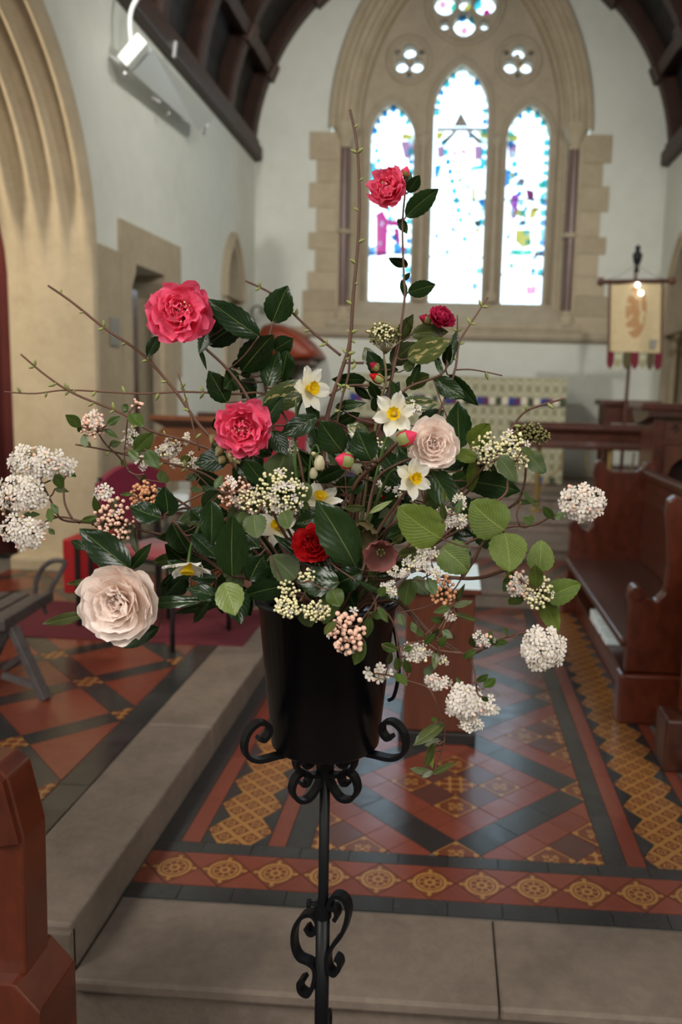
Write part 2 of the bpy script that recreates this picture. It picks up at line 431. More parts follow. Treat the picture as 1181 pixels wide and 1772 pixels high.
# lattice of the middle field
CX, HX, HY, NY = .068, .4535, .468, 2.418
def uv(u, v, c): return (c[0]+(u-v)*HX, c[1]+(u+v)*HY)
def quad(c, u0, u1, v0, v1): return clip([uv(u0, v0, c), uv(u1, v0, c), uv(u1, v1, c), uv(u0, v1, c)], -.385, .522, YF, YB)
ROT = math.atan2(HY, HX)
wb, pp = .084, .178
for j in range(-1, 8):
    for i in range(-1, 2):
        if (i+j) % 2 == 0: continue
        c = (CX+i*HX, NY+j*HY)          # a cell centre
        h3 = 1.5*pp; e = .5-wb
        def q(u0, u1, v0, v1, mat):
            P = quad(c, u0, u1, v0, v1)
            if len(P) > 2: tile_piece(fl, P, Z1, mat, uv((u0+u1)/2, (v0+v1)/2, c), ROT)
        for a in range(3):
            for b in range(3):
                mat = 'tile_gold' if (a, b) in ((0,0),(0,2),(2,0),(2,2)) else ('tile_gold_small' if (a, b) == (1,1) else 'tile_brown')
                q(-h3+a*pp, -h3+(a+1)*pp, -h3+b*pp, -h3+(b+1)*pp, mat)
        for s in (-1, 1):
            lo, hi = sorted((s*h3, s*e))
            for a in range(3):
                q(-h3+a*pp, -h3+(a+1)*pp, lo, hi, 'tile_red'); q(lo, hi, -h3+a*pp, -h3+(a+1)*pp, 'tile_red')
            for s2 in (-1, 1):
                l2, g2 = sorted((s2*h3, s2*e)); q(lo, hi, l2, g2, 'tile_red')
        for k in range(3):
            a, b = -e+2*e*k/3, -e+2*e*(k+1)/3
            q(a, b, e, .5+wb, 'tile_dark'); q(e, .5+wb, a, b, 'tile_dark')
            q(a, b, -.5-wb, -e, 'tile_dark') if j == -1 else None
            q(-.5-wb, -e, a, b, 'tile_dark') if j == -1 else None
        q(e, .5+wb, e, .5+wb, 'tile_gold'); q(e, .5+wb, -.5-wb, -e, 'tile_gold')
lay(fl)
# ---- left kerb and raised left floor
kb = struct(box('floor_kerb', -1.128, -.885, 1.83, 7.0, 0, Z2-.05, 'stone_step'), 'long pale stone kerb beside the tiled floor')
ys = [1.812, 3.02, 4.3, 5.6, 7.0]
for a, b in zip(ys, ys[1:]):
    obj('kerb_stone', MB().box(-1.128, -.872, a+.0012, b-.0012, .02, Z2), 'stone_step', kb, bev=.009)
struct(box('floor_kerb_front', -2.6, -.872, 1.80, 1.83, 0, Z2-.02, 'stone_riser'), 'dark front face of the raised left floor')
fl2 = struct(box('floor_left', -4.9, -1.128, 1.83, 7.0, 0, Z2-.004, 'grout'), 'raised floor of red tiles with black bands and gold corners')
row(fl2, -1.232, -1.129, 1.83, 6.9, Z2, 'tile_dark', 30, 'y')
GX, GY = .3075, .328
for j in range(-3, 10):
    for i in range(-2, 7):
        nx, ny = -1.235-GX*i, 2.453+GY*j
        def P(u0, u1, v0, v1, mat):
            poly = clip([(nx+(u-v)*GX, ny+(u+v)*GY) for u, v in ((u0, v0), (u1, v0), (u1, v1), (u0, v1))], -3.0, -1.235, 1.83, 5.6)
            if len(poly) > 2: tile_piece(fl2, poly, Z2, mat, (nx+((u0+u1)/2-(v0+v1)/2)*GX, ny+(u0+u1+v0+v1)/2*GY), math.atan2(GY, GX))
        if (i+j) % 2: continue
        g = .115
        P(-g, g, -g, g, 'tile_gold_small')
        P(g, 1-g, -g, g, 'tile_dark'); P(-g, g, g, 1-g, 'tile_dark')
        P(g, 1-g, g, 1-g, 'tile_red')
lay(fl2)
# ---- steps to the sanctuary
st2 = struct(box('floor_step_sanctuary', -.87, 2.6, 5.47, 10.5, 0, Z2-.035, 'stone_riser'), 'stone step up to the sanctuary')
for a, b in ((-.87, .05), (.052, .93), (.932, 2.0)): obj('step_slab', MB().box(a+.001, b-.001, 5.45, 5.86, Z2-.035, Z2), 'stone_step', st2, bev=.008)
fl3 = struct(box('floor_sanctuary', -.87, 2.6, 5.862, 6.55, Z2-.03, Z2-.004, 'grout'), 'strip of tiles between the sanctuary steps')
for k in range(-6, 10):
    x = k*.19
    for mat, a, b in (('tile_red', 0, .12), ('tile_dark', .12, .19)):
        P_ = clip([(x+a, 5.87), (x+b, 5.87), (x+b+.3, 6.54), (x+a+.3, 6.54)], -.86, 2.0, 5.8, 6.54)
        if len(P_) > 2: tile_piece(fl3, P_, Z2, mat)
lay(fl3)
for n_, (y0, z1) in enumerate(((6.55, .36), (7.35, .455), (8.3, .55))):
    s_ = struct(box('floor_platform', LX, RX, y0+.02, 10.5, .1, z1-.03, 'stone_riser'), ('first', 'second', 'top')[n_]+' grey stone platform below the altar')
    for a, b in ((-2.4, -1.2), (-1.2, 0), (0, 1.2), (1.2, 2.4)): obj('step_slab', MB().box(a+.001, b-.001, y0, y0+.82 if n_ < 2 else 10.45, z1-.03, z1), 'stone_step', s_, bev=.006)
struct(box('floor_right', .93, 2.6, 2.2, 5.46, Z1, .20, 'pew_dark'), 'dark boarded platform under the choir benches')
# ---- east wall with the pointed opening
ZS, WW, CC = 4.65, 1.54, 1.266
east = lambda a, b, d: (a, YE+d, b)
hole = pointed(WW, 2.30, ZS, CC)
wl = obj('wall_east', MB().plate([(-3.0, 0), (3.0, 0), (3.0, 7.9), (-3.0, 7.9)], [hole], east, 0, .5), 'plaster'); struct(wl)
# ---- side walls
AY0, AY1, AZ, AR = 3.15, 5.75, 2.43, 1.6
amid = (AY0+AY1)/2; aw = (AY1-AY0)/2
left = lambda a, b, d: (LX-d, a, b)
ah = pointed(aw, .0, AZ, AR-aw, 16, amid)
ah = [(a, max(b, .1)) for a, b in ah]
dh = [(6.34, .1), (7.26, .1), (7.26, 2.5), (6.34, 2.5)]
nh = pointed(.30, .97, 2.55, .35, 8, 9.37)
wl = obj('wall_left', MB().plate([(1.8, -.05), (10.6, -.05), (10.6, 4.42), (1.8, 4.42)], [ah, dh, nh], left, 0, .5), 'plaster'); struct(wl)
right = lambda a, b, d: (RX+d, a, b)
nh2 = pointed(.49, .87, 2.3, .6, 10, 9.45)
wl = obj('wall_right', MB().plate([(1.8, -.05), (10.6, -.05), (10.6, 4.42), (1.8, 4.42)], [nh2], right, 0, .5), 'plaster'); struct(wl)
struct(box('wall_niche_left', LX-.62, LX-.5, 8.9, 9.9, .8, 3.2, 'stone_tracery')); struct(box('wall_niche_right', RX+.3, RX+.42, 8.7, 10.1, .7, 3.4, 'stone_tracery'))
# nave behind the camera and the side chapel, enclosing the daylight
struct(box('wall_nave_left', -4.6, -4.4, -7, 1.8, 0, 7.5, 'plaster')); struct(box('wall_nave_right', 4.4, 4.6, -7, 1.8, 0, 7.5, 'plaster'))
struct(box('wall_nave_west', -4.6, 4.6, -7.2, -7, 0, 7.5, 'plaster')); struct(box('ceiling_nave', -4.8, 4.8, -7, 1.9, 7.5, 7.7, 'roof_board'))
struct(box('wall_chancel_arch_left', -5, LX-.3, 1.7, 1.8, 0, 7.7, 'plaster')); struct(box('wall_chancel_arch_right', RX+.3, 5, 1.7, 1.8, 0, 7.7, 'plaster'))
struct(box('wall_chapel_end', -5, LX-.5, 5.95, 6.1, 0, 5.0, 'plaster')); struct(box('wall_chapel_side', -5, -4.85, 1.8, 6.1, 0, 5, 'plaster')); struct(box('ceiling_chapel', -5, LX-.5, 1.8, 6.1, 5, 5.1, 'plaster'))
struct(box('wall_vestry', -3.9, -3.8, 6.1, 7.6, 0, 3, 'plaster')); struct(box('wall_vestry_end', -3.9, LX-.5, 7.5, 7.6, 0, 3, 'stone_warm')); struct(box('ceiling_vestry', -3.9, LX-.5, 6.1, 7.6, 2.9, 3, 'plaster'))
# ---- roof: boarded, with arched ribs, purlins and wall plates
def roofline(off, n=14):
    a1 = math.radians(50); r = 2.45+off
    pts = [(r*math.cos(a), 4.24+r*math.sin(a)) for a in [a1*i/n for i in range(n+1)]]
    x, z = pts[-1]; tx, tz = -math.sin(a1), math.cos(a1); k = x/-tx
    return pts + [(x+tx*k*s, z+tz*k*s) for s in (.34, .67, 1)]
ce = struct(put('ceiling', None), 'dark boarded barrel roof with arched timber ribs')
outr, outr2 = roofline(.17), roofline(.20)
pl = [(p, q) for p, q in zip(outr, outr2)]
for s in (-1, 1):
    for i in range(len(pl)-1):
        (a, a2), (b, b2) = pl[i], pl[i+1]
        nsub = 1 if i < 14 else 2
        for kx in range(nsub):
            f0, f1 = kx/nsub+.012, (kx+1)/nsub-.012
            L = lambda p, q, f: (s*(p[0]+(q[0]-p[0])*f), p[1]+(q[1]-p[1])*f)
            P4 = [L(a, b, f0), L(a, b, f1), L(a2, b2, f1), L(a2, b2, f0)]
            obj('plank', MB().prism(P4, lambda x, z, d: (x, d, z), 1.8, 10.5), 'roof_board', ce)
    bk = [(s*x, z) for x, z in roofline(.205)]; bk2 = [(s*x, z) for x, z in roofline(.26)]
    obj('roof_backing', MB().prism(bk+bk2[::-1], lambda x, z, d: (x, d, z), 1.8, 10.6), 'roof_board', ce)
    obj('wall_plate', MB().box(min(s*2.36, s*2.56), max(s*2.36, s*2.56), 1.8, 10.47, 4.24, 4.40), 'roof_timber', ce, bev=.02)
    obj('wall_plate', MB().box(min(s*2.40, s*2.62), max(s*2.40, s*2.62), 1.8, 10.47, 4.40, 4.48), 'roof_timber', ce, bev=.01)
    for ang in (24, 47.5):
        a = math.radians(ang); cx, cz = s*2.53*math.cos(a), 4.24+2.53*math.sin(a)
        mat = Matrix.Translation((cx, 0, cz)) @ Matrix.Rotation(-s*a if s > 0 else a, 4, 'Y')
        obj('purlin', MB().box(-.09, .09, 1.8, 10.49, -.06, .06, mat), 'roof_timber', ce)
for k in range(9):
    y = 10.43-1.07*k
    hy = .07
    ri, ro = roofline(0), roofline(.17)
    for s in (-1, 1):
        poly = [(s*x, z) for x, z in ri] + [(s*x, z) for x, z in reversed(ro)]
        obj('rib', MB().prism(poly, lambda x, z, d: (x, d, z), y-hy, y+hy), 'roof_timber', ce)
        for ang in (24, 47.5):
            a = math.radians(ang); cx, cz = s*2.45*math.cos(a), 4.24+2.45*math.sin(a)
            obj('rib_boss', MB().box(-.05, .14, y-.10, y+.10, -.10, .10, Matrix.Translation((cx, 0, cz)) @ Matrix.Rotation(-a if s > 0 else PI+a, 4, 'Y')), 'roof_timber', ce, bev=.02)
# ---- the big side arch in the left wall, moulded
def arch_pt(t, n):
    """t in 0..1: far jamb from the floor up, over, down the near jamb; n = inset into the opening"""
    if t < .3: return (AY1-n, .1+(AZ-.1)*t/.3)
    if t > .7: return (AY0+n, .1+(AZ-.1)*(1-t)/.3)
    R = AR-n; c = AR-aw; amax = math.acos(c/R)
    if t <= .5: a = amax*(t-.3)/.2; return (amid-c+R*math.cos(a), AZ+R*math.sin(a))
    a = amax*(.7-t)/.2; return (amid+c-R*math.cos(a), AZ+R*math.sin(a))
prof = []
for i in range(73):
    f = i/72; d = -.02+.60*f
    n0 = .05+.05*math.sin(PI*min(1, f*1.0))            # plain splayed pier
    n1 = .03+.16*f+.05*abs(math.sin(f*4*PI*2))**.7*(1 if math.sin(f*4*PI*2) > 0 else -.5)
    prof.append((d, n0, n1))
prof = [(-.02, -.02, -.02)] + prof
ts = [0, .08, .16, .24, .28, .3] + [.3+.2*i/16 for i in range(1, 17)] + [.5+.2*i/16 for i in range(1, 17)] + [.8, .9, 1]
def archfn(u, v):
    t = ts[min(len(ts)-1, round(u*(len(ts)-1)))]; d, n0, n1 = prof[round(v*(len(prof)-1))]
    k = max(0, min(1, (t-.285)/.06)) if t <= .5 else max(0, min(1, (.715-t)/.06)); k = k*k*(3-2*k)
    y, z = arch_pt(t, n0+(n1-n0)*k); return (LX-d, y, z)
o = obj('trim_arch', MB().grid(archfn, len(ts)-1, len(prof)-1), 'stone_warm', smooth=True); struct(o, 'moulded sandstone arch in the left wall')
struct(obj('trim_arch_base', MB().box(LX-.55, LX+.05, AY1-.24, AY1+.1, .1, .36), 'stone_warm', bev=.03), 'plain stone base of the side arch')
# ---- stone door surround in the left wall
dr = struct(put('door_1', None, None, Matrix.Translation((LX, 6.8, Z2))), 'shouldered stone doorway in the left wall')
sur = [(6.18, .1), (6.38, .1), (6.38, 2.28), (6.47, 2.40), (6.47, 2.46), (7.13, 2.46), (7.13, 2.40), (7.22, 2.28), (7.22, .1), (7.42, .1), (7.42, .9), (7.52, .9), (7.52, 1.25), (7.42, 1.25), (7.42, 1.62), (7.56, 1.62), (7.56, 2.0), (7.46, 2.0), (7.46, 2.30), (7.56, 2.30), (7.56, 2.76), (6.18, 2.74)]
obj('door_surround', MB().prism(sur, left, -.025, .52), 'stone_dressed', dr)
obj('door_stone', MB().box(LX-.2, LX+.02, 5.77, 6.178, .1, 2.50), 'stone_dressed', dr)
obj('door_reveal', MB().box(LX-.12, LX-.02, 7.17, 7.25, .1, 2.30), 'stone_warm', dr, bev=.02)
obj('door_leaf', MB().box(LX-.45, LX-.0, 6.382, 6.55,   .27, 2.27), 'pew_dark', dr)
# ---- pointed niches, left and right walls
def niche(name, fn, w, zb, zs, c, yc, lab):
    r = struct(put(name, None, None, Matrix.Translation(fn(yc, zb, 0))), lab)
    outer = pointed(w+.09, zb-.1, zs, c, 10, yc); inner = pointed(w, zb, zs, c, 10, yc)
    obj('frame', MB().plate(outer, [inner], fn, -.04, .25), 'stone_tracery', r)
    obj('hood', MB().plate(pointed(w+.13, zs-.05, zs, c, 10, yc), [pointed(w+.085, zs-.04, zs, c, 10, yc)], fn, -.07, .02), 'stone_dressed', r)
    for s in (-1, 1):
        x, y, z = fn(yc+s*(w-.03), 0, .08)
        obj('shaft', MB().lathe((x, y, 0), [(.0, zb), (.06, zb), (.06, zb+.08), (.035, zb+.12), (.035, zs-.12), (.06, zs-.04), (.06, zs), (0, zs)], 12), 'stone_dressed', r, smooth=True)
niche('window_2', left, .27, 1.0, 2.55, .35, 9.37, 'narrow pointed stone niche in the left wall')
niche('window_3', right, .46, .9, 2.3, .6, 9.45, 'brown pointed sedilia arch in the right wall')
# ---- the stained-glass east window
def glass(name, col):
    t = NT(name); tr = t.n.new('ShaderNodeBsdfTransparent'); v = t.coord(); c = t.mix(t.noise(v, 14, 2), tuple(min(1, x*1.0) for x in col), tuple(x*.82 for x in col))
    t.link(c, tr.inputs[0]); gl = t.n.new('ShaderNodeBsdfGlossy'); gl.inputs['Roughness'].default_value = .15
    mx = t.n.new('ShaderNodeMixShader'); mx.inputs[0].default_value = .05; t.link(tr.outputs[0], mx.inputs[1]); t.link(gl.outputs[0], mx.inputs[2]); t.link(mx.outputs[0], t.out.inputs[0]); M[name] = t.m
for nm, c in dict(glass_clear=(.93,.97,1), glass_turquoise=(.05,.34,.38), glass_blue=(.02,.18,.42), glass_magenta=(.30,.008,.11), glass_yellow=(.34,.27,.05), glass_brown=(.13,.085,.06),
                  glass_mauve=(.28,.13,.20), glass_pink=(.55,.22,.30), glass_purple=(.26,.05,.26), glass_maroon=(.10,.008,.05), glass_green=(.04,.32,.20), glass_dark=(.03,.035,.03), glass_pale=(.6,.75,.72), glass_amber=(.45,.22,.08), glass_tint_blue=(.16,.24,.32), glass_tint_pink=(.30,.16,.22), glass_tint_yellow=(.34,.32,.17), glass_tint_green=(.16,.30,.22)).items(): glass(nm, c if nm == 'glass_clear' else tuple(x**.5 for x in c))
plain('lead', (.03,.03,.03), .6)
wn = struct(put('window_1', None, None, Matrix.Translation((0, YE, 2.2))), 'three-light stained-glass east window with stone tracery')
KR = 10.75/10.5
rx = lambda x: x*KR
rz = lambda z: 1.57+(z-1.57)*KR
YT, YG = 10.75, 10.86
L1 = dict(x=rx(-.806), w=rx(.258), zb=rz(2.625), zs=rz(4.55), c=.15)
L2 = dict(x=rx(.008), w=rx(.319), zb=rz(2.632), zs=rz(4.855), c=.26)
L3 = dict(x=rx(.82), w=rx(.25), zb=rz(2.632), zs=rz(4.55), c=.16)
def circ(x, z, r, n=14, a=0): return [(x+r*math.cos(a+2*PI*i/n), z+r*math.sin(a+2*PI*i/n)) for i in range(n)]
holes = [pointed(L['w'], L['zb'], L['zs'], L['c'], 10, L['x']) for L in (L1, L2, L3)]
rounds = []
for xc in (rx(-.622), rx(.655)):
    zc = rz(5.402)
    for k in range(3):
        a = PI/2+k*2*PI/3; rounds.append(circ(xc+.105*math.cos(a), zc+.105*math.sin(a), .082))
        a += PI/3; rounds.append(circ(xc+.17*math.cos(a), zc+.17*math.sin(a), .035, 8))
zc = rz(6.03)
for k in range(4):
    a = PI/2*k; rounds.append(circ(.01+.235*math.cos(a), zc+.235*math.sin(a)-.0, .135)); a += PI/4
    rounds.append(circ(.01+.335*math.cos(a), zc+.335*math.sin(a), .062, 8))
rounds.append(circ(.01, zc, .085))
outer = pointed(1.24, 2.40, ZS, CC)
tr = obj('tracery', MB().plate(outer, holes+rounds, lambda a, b, d: (a, YT+d, b), 0, .22), 'stone_tracery', wn)
def ringmould(x, z, r, th, dep, y=YT, n=28):
    return MB().tube([(x+r*math.cos(2*PI*i/n), y, z+r*math.sin(2*PI*i/n)) for i in range(n+1)], th, 6, cap=False)
for x, z, r in ((rx(-.622), rz(5.402), .255), (rx(.655), rz(5.402), .255), (.01, rz(6.03), .455)): obj('roundel_moulding', ringmould(x, z, r, .035, .03), 'stone_tracery', wn, smooth=True)
for L in (L1, L2, L3):
    o_ = pointed(L['w']+.055, L['zb'], L['zs'], L['c'], 12, L['x'])
    obj('light_moulding', MB().tube([(a, YT, b) for a, b in o_[1:]+[o_[0]]], .028, 6), 'stone_tracery', wn, smooth=True)
for x in ((L1['x']+L1['w']+L2['x']-L2['w'])/2, (L2['x']+L2['w']+L3['x']-L3['w'])/2):
    obj('mullion', MB().lathe((x, YT-.01, 0), [(0, L2['zb']), (.07, L2['zb']), (.07, 2.75), (.045, 2.8), (.045, 4.5), (.075, 4.58), (.075, 4.64), (0, 4.66)], 12), 'stone_tracery', wn, smooth=True)
def sweep(name, prof, mat, zb, jamb=True):
    ts = [0, .1, .2] + [.2+.3*i/18 for i in range(19)]; ts = sorted(set(ts)); ts = ts + [1-t for t in reversed(ts[:-1])]
    def fn(u, v):
        t = ts[round(u*(len(ts)-1))]; n, y = prof[round(v*(len(prof)-1))]; s = -1 if t <= .5 else 1; tt = t if t <= .5 else 1-t
        w_, R = WW-n, WW-n+CC
        if tt <= .2: return (s*w_, y, zb+(ZS-zb)*tt/.2)
        a = math.acos(CC/R)*(tt-.2)/.3; return (s*(-CC+R*math.cos(a)), y, ZS+R*math.sin(a))
    return obj(name, MB().grid(fn, len(ts)-1, len(prof)-1), mat, wn, smooth=False)
P1 = [(-.02, 10.52), (-.02, 10.46), (0, 10.435), (.05, 10.435), (.075, 10.46), (.08, 10.49)]
P2_ = [(.08, 10.49), (.12, 10.49), (.13, 10.53), (.15, 10.55), (.19, 10.55), (.20, 10.59), (.235, 10.60), (.255, 10.58), (.28, 10.60), (.29, 10.66), (.31, 10.68), (.33, 10.67), (.345, 10.70), (.35, 10.75)]
sweep('hood_mould', P1, 'stone_dressed', ZS-.02); sweep('jamb_moulding', P2_, 'stone_dressed', 2.42)
for s in (-1, 1):
    x = s*(WW-.17)
    for z0, z1 in ((2.55, 3.42), (3.47, 4.44)): obj('marble_shaft', MB().lathe((x, 10.535, 0), [(0, z0), (.062, z0), (.062, z1), (0, z1)], 14), 'marble_shaft', wn, smooth=False)
    obj('shaft_ring', MB().lathe((x, 10.535, 0), [(0, 3.41), (.085, 3.42), (.095, 3.445), (.085, 3.47), (0, 3.48)], 14), 'stone_dressed', wn)
    obj('shaft_base', MB().lathe((x, 10.535, 0), [(0, 2.38), (.11, 2.38), (.11, 2.46), (.085, 2.5), (.09, 2.53), (.065, 2.56), (0, 2.56)], 14), 'stone_dressed', wn)
    obj('capital', MB().lathe((x, 10.53, 0), [(0, 4.42), (.07, 4.42), (.08, 4.46), (.07, 4.48), (.12, 4.58), (.14, 4.62), (.15, 4.64), (.15, 4.70), (0, 4.70)], 14), 'stone_dressed', wn)
    zs_ = [4.59, 4.27, 4.01, 3.72, 3.43, 3.23, 2.97, 2.74, 2.50, 2.28]
    for i, (z1, z0) in enumerate(zip(zs_, zs_[1:])):
        xo = (1.79 if i % 2 == 0 else 1.70)+.01*(i > 4)
        if i >= 7: xo = 1.86
        a, b = sorted((s*1.46, s*xo))
        obj('quoin', MB().box(a, b, 10.478, 10.56, z0+.002, z1-.002), 'stone_dressed', wn)
obj('sill', MB().prism([(10.46, 2.30), (10.44, 2.34), (10.46, 2.40), (10.74, 2.66), (10.97, 2.66), (10.97, 2.30)], lambda a, b, d: (d, a, b), -1.55, 1.55), 'stone_tracery', wn)
obj('string_course', MB().prism([(10.51, 2.17), (10.45, 2.19), (10.42, 2.23), (10.42, 2.27), (10.46, 2.30), (10.51, 2.30)], lambda a, b, d: (d, a, b), -2.0, 2.0), 'stone_tracery', wn)
# glass: panes between saddle bars, coloured pieces leaded onto them
def inside(p, poly):
    c = False; n = len(poly)
    for i in range(n):
        (x0, y0), (x1, y1) = poly[i], poly[(i+1) % n]
        if (y0 > p[1]) != (y1 > p[1]) and p[0] < (x1-x0)*(p[1]-y0)/(y1-y0)+x0: c = not c
    return c
def px_pt(x, y):
    p = at(600+x*.3387, 160+y*.3387, YG-.02); return (p.x, p.z)
FIG = {0: [('magenta', [(150,620),(185,600),(212,650),(206,830),(150,840)]), ('magenta', [(212,650),(310,658),(306,686),(212,680)]), ('magenta', [(240,690),(270,696),(276,768),(250,770)]), ('magenta', [(276,785),(306,785),(306,815),(276,815)]),
           ('blue', [(118,790),(148,780),(145,835),(115,835)]), ('blue', [(238,772),(274,768),(284,826),(240,826)]), ('yellow', [(285,205),(340,215),(340,240),(280,240)]), ('mauve', [(275,246),(342,246),(342,300),(330,340),(295,335)]), ('turquoise', [(125,360),(150,350),(150,470),(128,480)]), ('pale', [(190,480),(230,460),(240,560),(190,570)])],
       1: [('brown', [(585,95),(626,172),(545,172)]), ('brown', [(458,178),(720,178),(720,196),(458,196)]), ('brown', [(470,262),(545,196),(566,200),(505,268)]), ('brown', [(612,200),(636,196),(712,258),(676,264)]), ('yellow', [(458,200),(505,200),(482,240),(458,240)]), ('yellow', [(668,200),(718,200),(718,235),(690,235)]),
           ('mauve', [(463,275),(500,270),(500,330),(466,335)]), ('mauve', [(655,270),(697,270),(695,340),(655,345)]), ('pink', [(540,300),(560,290),(566,318),(545,326)]), ('pink', [(572,288),(616,290),(608,320),(590,312)]), ('blue', [(450,372),(490,366),(467,440),(450,432)]), ('turquoise', [(635,377),(706,366),(706,392),(640,396)]),
           ('yellow', [(640,490),(660,488),(660,548),(640,550)]), ('dark', [(650,652),(688,652),(684,692),(655,680)]), ('yellow', [(655,692),(686,692),(680,716),(657,712)]), ('pale', [(480,560),(500,555),(500,590),(480,590)]), ('pale', [(480,815),(505,815),(505,835),(480,835)]), ('pale', [(620,835),(660,850),(655,865),(620,860)]), ('turquoise', [(690,570),(706,560),(704,600),(688,600)])],
       2: [('yellow', [(828,210),(880,215),(876,250),(826,250)]), ('mauve', [(824,255),(875,258),(868,330),(830,340)]), ('green', [(975,460),(1015,450),(1022,490),(985,492)]), ('purple', [(842,522),(886,512),(870,640),(840,650)]), ('maroon', [(915,490),(960,502),(960,560),(925,546)]), ('yellow', [(870,590),(905,600),(900,640),(875,632)]),
           ('yellow', [(940,592),(985,582),(966,640),(930,646)]), ('yellow', [(865,700),(945,700),(948,780),(900,795),(862,760)]), ('maroon', [(888,650),(912,650),(908,682),(890,680)]), ('green', [(842,800),(900,802),(900,835),(840,830)]), ('dark', [(960,815),(1005,812),(1005,838),(960,838)]), ('green', [(900,806),(950,800),(950,830),(905,832)]), ('blue', [(815,392),(840,390),(838,470),(815,480)]), ('mauve', [(885,440),(910,438),(908,480),(885,478)]), ('turquoise', [(990,520),(1020,510),(1010,580),(985,570)]), ('pink', [(915,990),(975,985),(970,1030),(920,1035)]), ('dark', [(815,730),(835,728),(835,750),(815,750)]), ('turquoise', [(990,700),(1010,690),(1010,750),(990,745)])]}
bars = ([3.25, 4.05], [3.22, 3.90, 4.97], [3.02, 3.92])
for li, L in enumerate((L1, L2, L3)):
    x0, x1 = L['x']-L['w']-.03, L['x']+L['w']+.03; R_ = L['w']+L['c']; top = L['zs']+math.sqrt(R_*R_-L['c']**2)+.03
    zz = [L['zb']-.03]+bars[li]+[top]; pans = []
    for a, b in zip(zz, zz[1:]): pans.append((a, b, obj('glass_pane', MB().box(x0, x1, YG, YG+.006, a+.004, b-.004), 'glass_clear', wn)))
    for b in bars[li]: obj('saddle_bar', MB().box(x0, x1, YG-.03, YG-.012, b-.009, b+.009), 'lead', wn)
    def piece(poly, colr):
        zc_ = sum(p[1] for p in poly)/len(poly); par = next((o for a, b, o in pans if a <= zc_ < b), pans[-1][2])
        obj('glass_piece', MB().prism(poly, lambda a, b, d: (a, d, b), YG-.008, YG-.002), 'glass_'+colr, par)
    for c_, poly in FIG[li]: piece([px_pt(*p) for p in poly], c_)
    for k in range(30):
        x = L['x']+random.uniform(-.8, .8)*L['w']; z = random.uniform(3.05, 4.35 if li != 1 else 4.7); r = random.uniform(.02, .05); a0 = random.random()*6
        piece([(x+r*random.uniform(.6, 1)*math.cos(a0+2*PI*i/5), z+r*1.3*random.uniform(.6, 1)*math.sin(a0+2*PI*i/5)) for i in range(5)], random.choice(('pale', 'pale', 'tint_blue', 'tint_pink', 'tint_yellow', 'tint_green', 'turquoise') if li != 1 else ('pale', 'tint_blue', 'tint_yellow', 'pale')))
    ol = pointed(L['w']-.035, L['zb']+.05, L['zs'], L['c'], 24, L['x'])[1:]; acc = 0
    pts = []
    for (ax, az), (bx_, bz) in zip(ol, ol[1:]+[ol[0]]):
        d = math.hypot(bx_-ax, bz-az); s = 0
        while acc+d-s >= .118:
            s += .118-acc; acc = 0; pts.append((ax+(bx_-ax)*s/d, az+(bz-az)*s/d))
        acc += d-s
    for k, (x, z) in enumerate(pts):
        if z < L['zb']+.1 or random.random() < (.55 if z < 3.6 else .12): continue
        r = random.uniform(.034, .050); n = 5; a0 = random.random()*6
        piece([(x+r*math.cos(a0+2*PI*i/n), z+r*1.15*math.sin(a0+2*PI*i/n)) for i in range(n)], random.choice(('turquoise', 'turquoise', 'blue', 'pale')))
for xc, zc_, r, cols in ((rx(-.622), rz(5.402), .24, (('pink', .0, -.01, .05), ('mauve', .02, .05, .03))), (rx(.655), rz(5.402), .24, (('amber', .02, -.01, .05), ('brown', -.01, .08, .045))),
                         (.01, rz(6.03), .43, (('blue', -.03, -.12, .06), ('turquoise', .1, -.14, .06), ('yellow', .04, -.03, .06), ('green', -.12, -.02, .06), ('turquoise', .14, .03, .07), ('pink', -.27, .02, .05), ('magenta', .26, -.07, .045), ('pink', .0, -.27, .05), ('turquoise', -.16, -.12, .05)))):
    p_ = obj('glass_pane', MB().prism(circ(xc, zc_, r, 24), lambda a, b, d: (a, d, b), YG, YG+.006), 'glass_clear', wn)
    for c_, dx, dz, rr in cols: obj('glass_piece', MB().prism(circ(xc+dx, zc_+dz, rr, 7, random.random()), lambda a, b, d: (a, d, b), YG-.008, YG-.002), 'glass_'+c_, p_)
# ================================================================= FURNITURE
# ---- altar
t = NT('frontal'); x, y, z = t.xyz(t.coord())
a = (x*64).cos()*(z*52).cos(); b = ((x*32)+(z*26)).sin()*((x*32)-(z*26)).sin()
f = t.math('MINIMUM', t.math('MAXIMUM', a*.5+b*.6+t.noise(t.coord(), 40, 3)*1.1-.25, 0), 1)
t.bsdf(t.mix(f, (.25,.245,.15), (.50,.47,.35)), .85, spec=.2); M['frontal'] = t.m
plain('linen', (.72,.70,.62), .85, var=.05)
plain('band_blue', (.025,.04,.20), .8); plain('band_green', (.05,.06,.03), .8); plain('band_cream', (.58,.54,.42), .8); plain('band_purple', (.10,.02,.09), .8)
al = thing('altar', (.08, 9.5, .55), 'altar behind the communion rail with a patterned cream and green frontal', 'altar')
AX0, AX1, AYF, AYB = -1.12, 1.27, 9.4, 9.95
box('altar_body', AX0+.02, AX1-.02, AYF+.02, AYB, .55, 1.70, 'pew_dark', al)
obj('frontal', MB().grid(lambda u, v: (AX0+(AX1-AX0)*u, AYF+.008*math.sin(u*60), .57+(1.715-.57)*v), 90, 2), 'frontal', al)
obj('frontal', MB().box(AX1-.02, AX1+.005, AYF, AYB, .57, 1.715), 'frontal', al)
obj('superfrontal', MB().grid(lambda u, v: (AX0-.005+(AX1-AX0+.01)*u, AYF-.012+.006*math.sin(u*90), 1.43+(1.72-1.43)*v), 90, 2), 'frontal', al)
